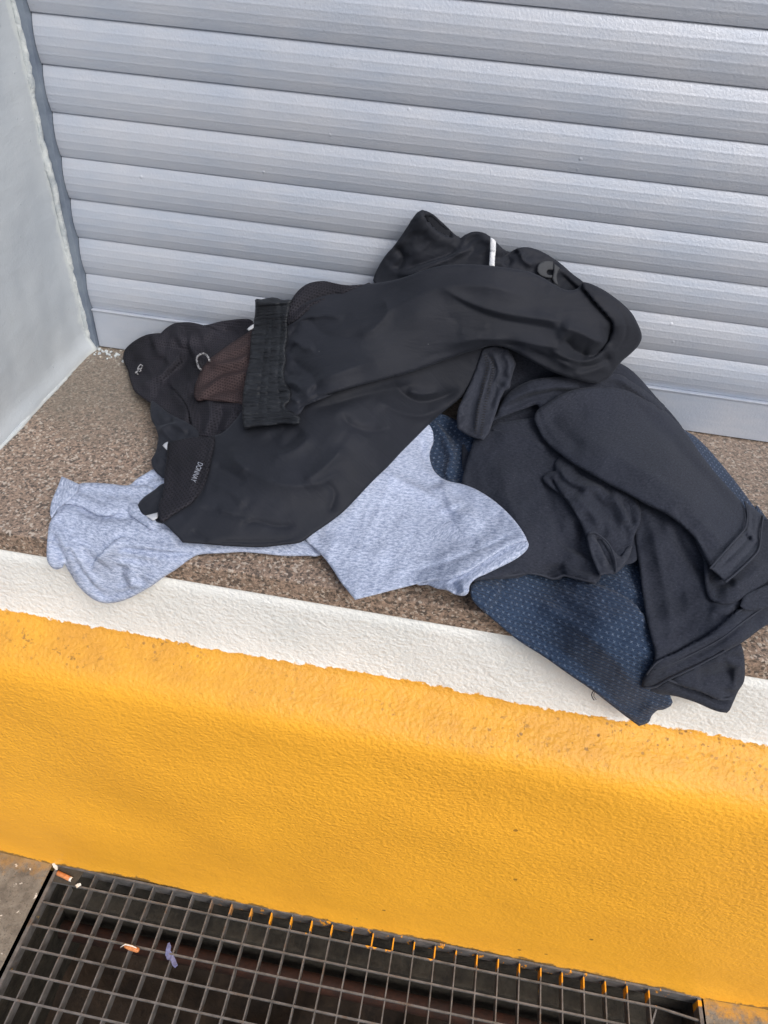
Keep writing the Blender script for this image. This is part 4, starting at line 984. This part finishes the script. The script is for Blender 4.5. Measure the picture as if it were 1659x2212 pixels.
# ------------------------------------------------------------------ upper black nylon shorts with waistband
up = empty('nylon_shorts', (.60, -.15, 0))
tag(up, 'black nylon shorts with gathered elastic waistband and mesh lining, on top of the pile', 'shorts')
cloth('lining', T(c3, '140,680 150,630 185,590 235,555 280,532 330,520 388,516! 420,485 470,455 520,446 580,446 640,458 700,478 780,510 870,560 960,640 960,1160 760,1200 650,1200 610,1192! 560,1130 500,1095 430,1045 370,1005 310,970 260,935 215,895 195,850 180,800 172,760 150,715'),
      'meshk', up, .008, .012, 14, .03,
      [('r', 9, 26, T(c3, '240,900 300,840 400,780 480,700 520,620')), ('v', 7, 20, T(c3, '380,900 440,800 520,740 560,640 560,560')), ('r', 6, 16, T(c3, '600,500 580,600 620,660 640,760')), ('v', 4, 10, T(c3, '160,700 260,700 360,690 440,700')),
       ('s', 6, 20, T(c3, '600,1180 590,1080 560,980 500,900 430,850')), ('r', 7, 18, T(c3, '560,1120 540,1000 480,900 470,820')), ('v', 6, 16, T(c3, '620,1180 640,1080 600,960 600,860')),
       ('r', 6, 14, T(c3, '660,1190 700,1100 710,1000 690,940')), ('v', 6, 12, T(c3, '740,1190 770,1090 790,1040 760,990')), ('r', 5, 12, T(c3, '800,1180 830,1080 900,1020')), ('r', 6, 24, T(c3, '300,560 420,560 560,520'))],
      [(3.5, 34, .8, 1.8, 3)], uvang=.3, step=4.2)
cloth('lining', T(c3, '655,470! 720,455 780,440 850,430 920,424 965,426 990,440! 990,520 880,600 800,560 740,500'), 'meshk', up, .002, .006, 8, .02,
      [('v', 4, 8, T(c3, '790,500 850,500 900,530'))], [(2.5, 24, .8, 1.6, 7)], uvang=.3, step=4)
cloth('brown_lining', T(c3, '1000,490 960,510 900,548 850,580 790,622 740,660 700,690 665,730 640,780 618,830 606,880 604,930 625,962 680,955 740,962 800,968 880,976 960,990 1010,800 1020,600'),
      'meshb', up, .020, .011, 14, .02,
      [('r', 6, 14, T(c3, '700,720 800,720 900,700 980,660')), ('v', 4, 12, T(c3, '660,860 740,800 840,760 960,750')), ('r', 6, 16, T(c3, '620,920 700,880 760,820 860,800 960,800')),
       ('v', 4, 12, T(c3, '660,940 760,900 860,880 960,900')), ('r', 3, 10, T(c3, '820,640 880,630 980,590'))], [(2, 26, .2, 2.2, 3)], uvang=.2, step=4)
cloth('rear_leg', T(c4, '297,392! 305,365 325,325 350,285 385,245 415,205 445,160 470,120 492,94 512,84! 540,93 565,108 595,135 630,168 655,192 680,207! 700,192 725,181 752,178 785,186 812,204 835,225 852,243 870,258 895,268 905,262 925,252 950,247 985,249 1030,265 1075,290 1120,322 1165,362 1215,400 1260,450 1320,520 1330,620 1000,560 600,520 330,440'),
      'nylon', up, .004, .010, 14, .025,
      [('s', 6, 20, T(c4, '512,86 516,118 540,152 575,184 610,200 655,206')), ('v', 6, 12, T(c4, '530,100 560,135 600,175 650,200')), ('r', 7, 14, T(c4, '400,370 470,360 540,330 620,300 700,262 740,258')), ('v', 6, 12, T(c4, '420,350 500,320 560,300 620,280 660,250 665,225')),
       ('v', 5, 10, T(c4, '395,240 430,290 410,330 400,360')), ('v', 6, 14, T(c4, '860,260 905,275 935,262')), ('v', 5, 12, T(c4, '870,270 890,310 870,330')), ('r', 5, 12, T(c4, '940,260 950,300 1000,330')),
       ('r', 5, 20, T(c4, '1080,310 1150,380 1230,450 1300,540')), ('v', 5, 14, T(c4, '1100,350 1170,420 1260,520'))],
      [(2.5, 40, .6, 2, 3), (1, 18, .8, 2, 3)], uvang=.4, step=4)
cloth('leg_opening', T(c4, '512,85! 525,120 545,150 570,178 600,196 640,205 678,208! 650,190 625,164 595,136 565,110 540,95'), 'nylon', up, -.002, .002, 6, .006, uvang=.2, step=3)
cloth('reflective_piping', T(c4, '808,204! 822,210 833,224! 833,250 829,290 827,332! 802,330! 806,270'), 'strip', up, .0165, .001, 3, .003, [('v', 1.5, 2, T(c4, '800,262 818,268 834,274'))], step=3)
cloth('logo_print', T(c4, '1012,352! 1015,328 1030,312 1055,306 1080,308! 1080,345 1062,345 1052,356 1058,366 1078,368! 1076,380 1050,378 1025,368'), 'dull', up, .0130, .0005, 3, .002, step=3)
cloth('logo_print', T(c4, '1085,318! 1100,328 1112,338! 1100,360 1098,385 1104,412! 1088,402 1078,385! 1084,352'), 'dull', up, .0140, .0005, 3, .002, step=3)
cloth('front_leg', T(c3, '1180,330! 1240,300 1262,265 1300,225 1345,195 1400,180 1460,177 1520,190 1570,200 1640,206') + T(c4, '60,404 130,412 210,412 300,404 380,392 440,375 510,350 590,328 660,322 740,322 830,330 900,340 970,352 1030,375 1085,408 1135,432 1180,430 1215,398! 1250,408 1300,432 1345,462 1390,498 1425,535 1448,575 1466,620 1466,650 1450,680 1415,715 1380,745 1350,785 1325,815 1276,843! 1235,836 1190,825 1140,812 1080,790 1010,755 940,715 885,688 820,675 760,690 700,708 620,735 540,765 450,795 370,815 280,838 180,865 90,892 30,915 -20,945') + T(c3, '1500,920 1440,925 1400,930 1370,950 1330,990 1300,1040 1250,1070 1200,1050 1150,800 1160,500'),
      'nylon', up, .044, .016, 22, .050,
      [('r', 9, 34, T(c3, '1260,960 1330,900 1420,830 1600,760 1800,700')), ('v', 7, 20, T(c3, '1230,680 1300,740 1380,800 1400,870 1340,930')), ('r', 5, 14, T(c3, '1230,560 1300,590 1340,620 1400,600')), ('v', 4, 8, T(c3, '1215,650 1245,610 1280,585')),
       ('v', 4, 8, T(c3, '1200,540 1240,520 1300,440 1400,430')), ('r', 4, 10, T(c3, '1220,480 1300,430 1450,400 1600,420')), ('v', 3, 7, T(c3, '1190,790 1260,780 1310,810')), ('r', 4, 8, T(c3, '1200,830 1270,850 1310,900')),
       ('v', 4, 7, T(c3, '1190,880 1250,880 1290,920')), ('r', 4, 8, T(c3, '1200,940 1260,950 1290,980')),
       ('r', 7, 60, T(c4, '60,640 300,560 560,430 800,420 1000,480')), ('v', 3, 16, T(c4, '600,430 700,500 850,560 1000,590 1150,620')), ('r', 4, 18, T(c4, '560,400 700,480 850,530 1000,555 1180,580')),
       ('r', 4, 20, T(c4, '320,440 360,520 300,600 200,640')), ('v', 4, 26, T(c4, '0,540 80,620 200,640 300,600')),
       ('r', 6, 24, T(c4, '600,690 720,650 880,650 1060,680 1200,700')), ('v', 6, 18, T(c4, '820,665 950,680 1080,730 1180,760')), ('r', 5, 14, T(c4, '900,670 1020,700 1100,740 1200,790')),
       ('s', 6.5, 30, T(c4, '1220,728 1270,722 1310,690 1340,640 1352,590 1340,560 1270,480 1200,400 1130,330')), ('v', 5, 14, T(c4, '1345,575 1332,650 1290,700 1240,722 1190,705')),
       ('r', 7, 22, T(c4, '1100,590 1200,620 1290,660 1330,640')), ('v', 7, 16, T(c4, '1120,640 1180,700 1240,722')), ('r', 6, 14, T(c4, '1060,690 1140,730 1230,745 1320,715')), ('v', 4, 12, T(c4, '1180,770 1260,760 1340,720')),
       ('v', 1.2, 3, T(c4, '1330,470 1380,530 1400,590 1395,650 1350,710')), ('r', 3, 14, T(c4, '1160,800 1200,800 1270,780 1330,750'))],
      [(1.5, 120, .4, 2.4, 4)], uvang=.25, step=3.5,
      ctrl=[(700, 750, 0), (900, 640, 4), (1200, 650, 8), (1100, 700, 10), (1300, 740, 0), (640, 860, 0), (1380, 690, -4)])
cloth('mesh_gusset', T(c3, '1200,330! 1240,300 1262,265 1300,225 1345,195 1400,180 1460,177 1520,190 1570,200 1640,206') + T(c4, '60,404 130,412 210,412 290,405! 200,440 100,480 20,510') + T(c3, '1560,270 1450,310 1350,370 1290,420 1240,455 1200,470'),
      'meshk', up, .0500, .016, 20, .012, [('r', 4, 10, T(c3, '1220,480 1300,430 1450,400 1600,420')), ('v', 4, 8, T(c3, '1230,400 1320,330 1450,280 1600,260'))], [(1.5, 120, .4, 2.4, 4)], uvang=.2, step=4.2)
def gather(q):
    # elastic gathers run across the band (roughly horizontal in the picture)
    a = q[:, 1] + .10 * q[:, 0]
    n1 = vnoise(a / 4.0, q[:, 0] / 60 + 3); n2 = vnoise(a / 10 + 9, q[:, 0] / 45)
    k = np.clip(1.1 - np.abs(vnoise(q[:, 1] / 40, q[:, 0] / 30)), .5, 1)
    return (.0028 * n1 + .0016 * n2) * k
cloth('waistband', T(c3, '1002,300! 1012,292 1040,296 1070,290 1110,284 1150,288 1175,300 1190,302 1215,298 1243,302! 1232,350 1222,400 1214,450 1216,500 1212,560 1200,620 1205,700 1190,760 1196,820 1222,870 1240,900 1230,960 1200,1000 1230,1020 1280,1055 1300,1070! 1294,1112! 1240,1115 1190,1108 1120,1118 1060,1124 1000,1130 930,1148! 922,1080 918,1000 926,900 935,840 950,760 965,700 972,600 982,500 998,420 1004,350'),
      'elastic', up, .056, .012, 12, .04,
      [('v', 2.4, 5, T(c3, '1175,300 1170,400 1172,500 1165,600 1160,700 1150,800 1160,900 1170,1000 1180,1100')), ('v', 1.6, 4, T(c3, '1085,300 1080,400 1075,500 1065,600 1055,700 1045,800 1035,900 1025,1000 1030,1120')),
       ('v', 1.6, 4, T(c3, '1120,300 1115,400 1110,550 1100,700 1090,850 1080,1000 1085,1115')), ('r', 3, 10, T(c3, '1210,880 1240,940 1220,1000')), ('v', 4, 8, T(c3, '1195,800 1230,880 1250,960')), ('r', 3, 8, T(c3, '1010,330 1090,320 1170,330'))],
      None, uvang=.0, step=2.8, extra=gather)
cord('drawcord', T(c3, '648,755 634,742 625,715 620,690 627,668 645,655 665,650 685,660 698,676 706,700'), .0016, 'cord', up, .034)
L = smooth_loop(T(c3, '225,780 240,760 262,745 268,730 255,722 243,735 236,755 248,770 258,762 250,748 232,762 222,778 238,785'), False, 3)
tube('cord_knot', on_heap(L, .021), .0010, M['cord'], up, 7)
cloth('reflective_piping', T(c3, '948,492! 970,472 996,456! 999,474! 985,490 962,502!'), 'strip', up, .052, .001, 3, .003, step=3)

# ------------------------------------------------------------------ litter
def on_ground(q, z): d = rays([q])[0]; t = (z - CAM[2]) / d[2]; return Vector(CAM + d * t)
def butt(name, a, b_, r, z, label, cat='cigarette butt'):
    e = empty(name, tuple((a + b_) / 2)); tag(e, label, cat)
    d = b_ - a; pts = [a + d * t for t in (0, .02, .3, .6, .98, 1)]
    tube('filter', pts[:1] + pts[1:5], [r * .9, r, r * .98, r, r], M['tan'], e, 14)
    tube('paper_end', [a + d * .96, a + d * 1.0, a + d * 1.12, a + d * 1.13], [r * .8, r * 1.01, r * .97, r * .7], M['paper'], e, 14)
    tube('burnt_tip', [a + d * 1.12, a + d * 1.15, a + d * 1.19], [r * .7, r * .75, r * .4], M['ash'], e, 10)
    return e
c7 = lambda x, y: (x * .9042 / 1.8228, (3200 + y * .9042) / 1.8228)
za = -GZ + .0048
butt('cigarette_butt', on_ground(c7(250, 262), za), on_ground(c7(305, 288), za), .0044, 0, 'orange filtered cigarette butt lying on the corner of the grating')
e = empty('cigarette_butt', tuple(on_ground(c7(565, 590), -GZ + .003))); tag(e, 'torn orange cigarette filter caught on the grating bars', 'cigarette butt')
pA, pB = on_ground(c7(540, 580), -GZ + .004), on_ground(c7(605, 600), -GZ + .004)
tube('filter', [pA + (pB - pA) * t for t in (0, .1, .35, .65, .9, 1)], [.0014, .003, .0042, .0044, .0042, .0030], M['tan'], e, 10)
tube('paper_edge', [on_ground(c7(524, 586), -GZ + .0055), on_ground(c7(545, 573), -GZ + .0085), on_ground(c7(575, 580), -GZ + .0085), on_ground(c7(596, 590), -GZ + .0075)], [.0006, .0015, .0014, .0006], M['paper'], e, 6)
def scrap(name, pts, z, mat, label, cat, th_=.0012):
    bm = bmesh.new(); top = [bm.verts.new(on_ground(c7(*p), z + rs.uniform(.0, .003))) for p in pts]
    fa = bm.faces.new(top); r_ = bmesh.ops.extrude_face_region(bm, geom=[fa])
    for v in r_['geom']:
        if isinstance(v, bmesh.types.BMVert): v.co.z -= th_
    bmesh.ops.triangulate(bm, faces=bm.faces[:])
    me = bpy.data.meshes.new(name); bm.to_mesh(me); bm.free()
    return tag(link(name, me, M[mat]), label, cat)
scrap('paper_scrap', [(226, 222), (236, 220), (250, 232), (252, 246), (244, 250), (232, 238)], -GZ + .003, 'paper', 'curled white paper scrap just above the orange cigarette butt', 'litter')
scrap('paper_scrap', [(328, 316), (338, 308), (350, 306), (354, 314), (342, 322), (334, 328)], -GZ + .003, 'paper', 'small white crumb on the first rod of the grating', 'litter')
scrap('tissue_scrap', [(730, 570), (738, 564), (745, 580), (742, 600), (752, 615), (765, 640), (774, 664), (762, 676), (750, 664), (742, 640), (728, 640), (720, 620), (722, 596)], -GZ - .0015, 'blue', 'crumpled blue grey tissue caught in the grating', 'litter')
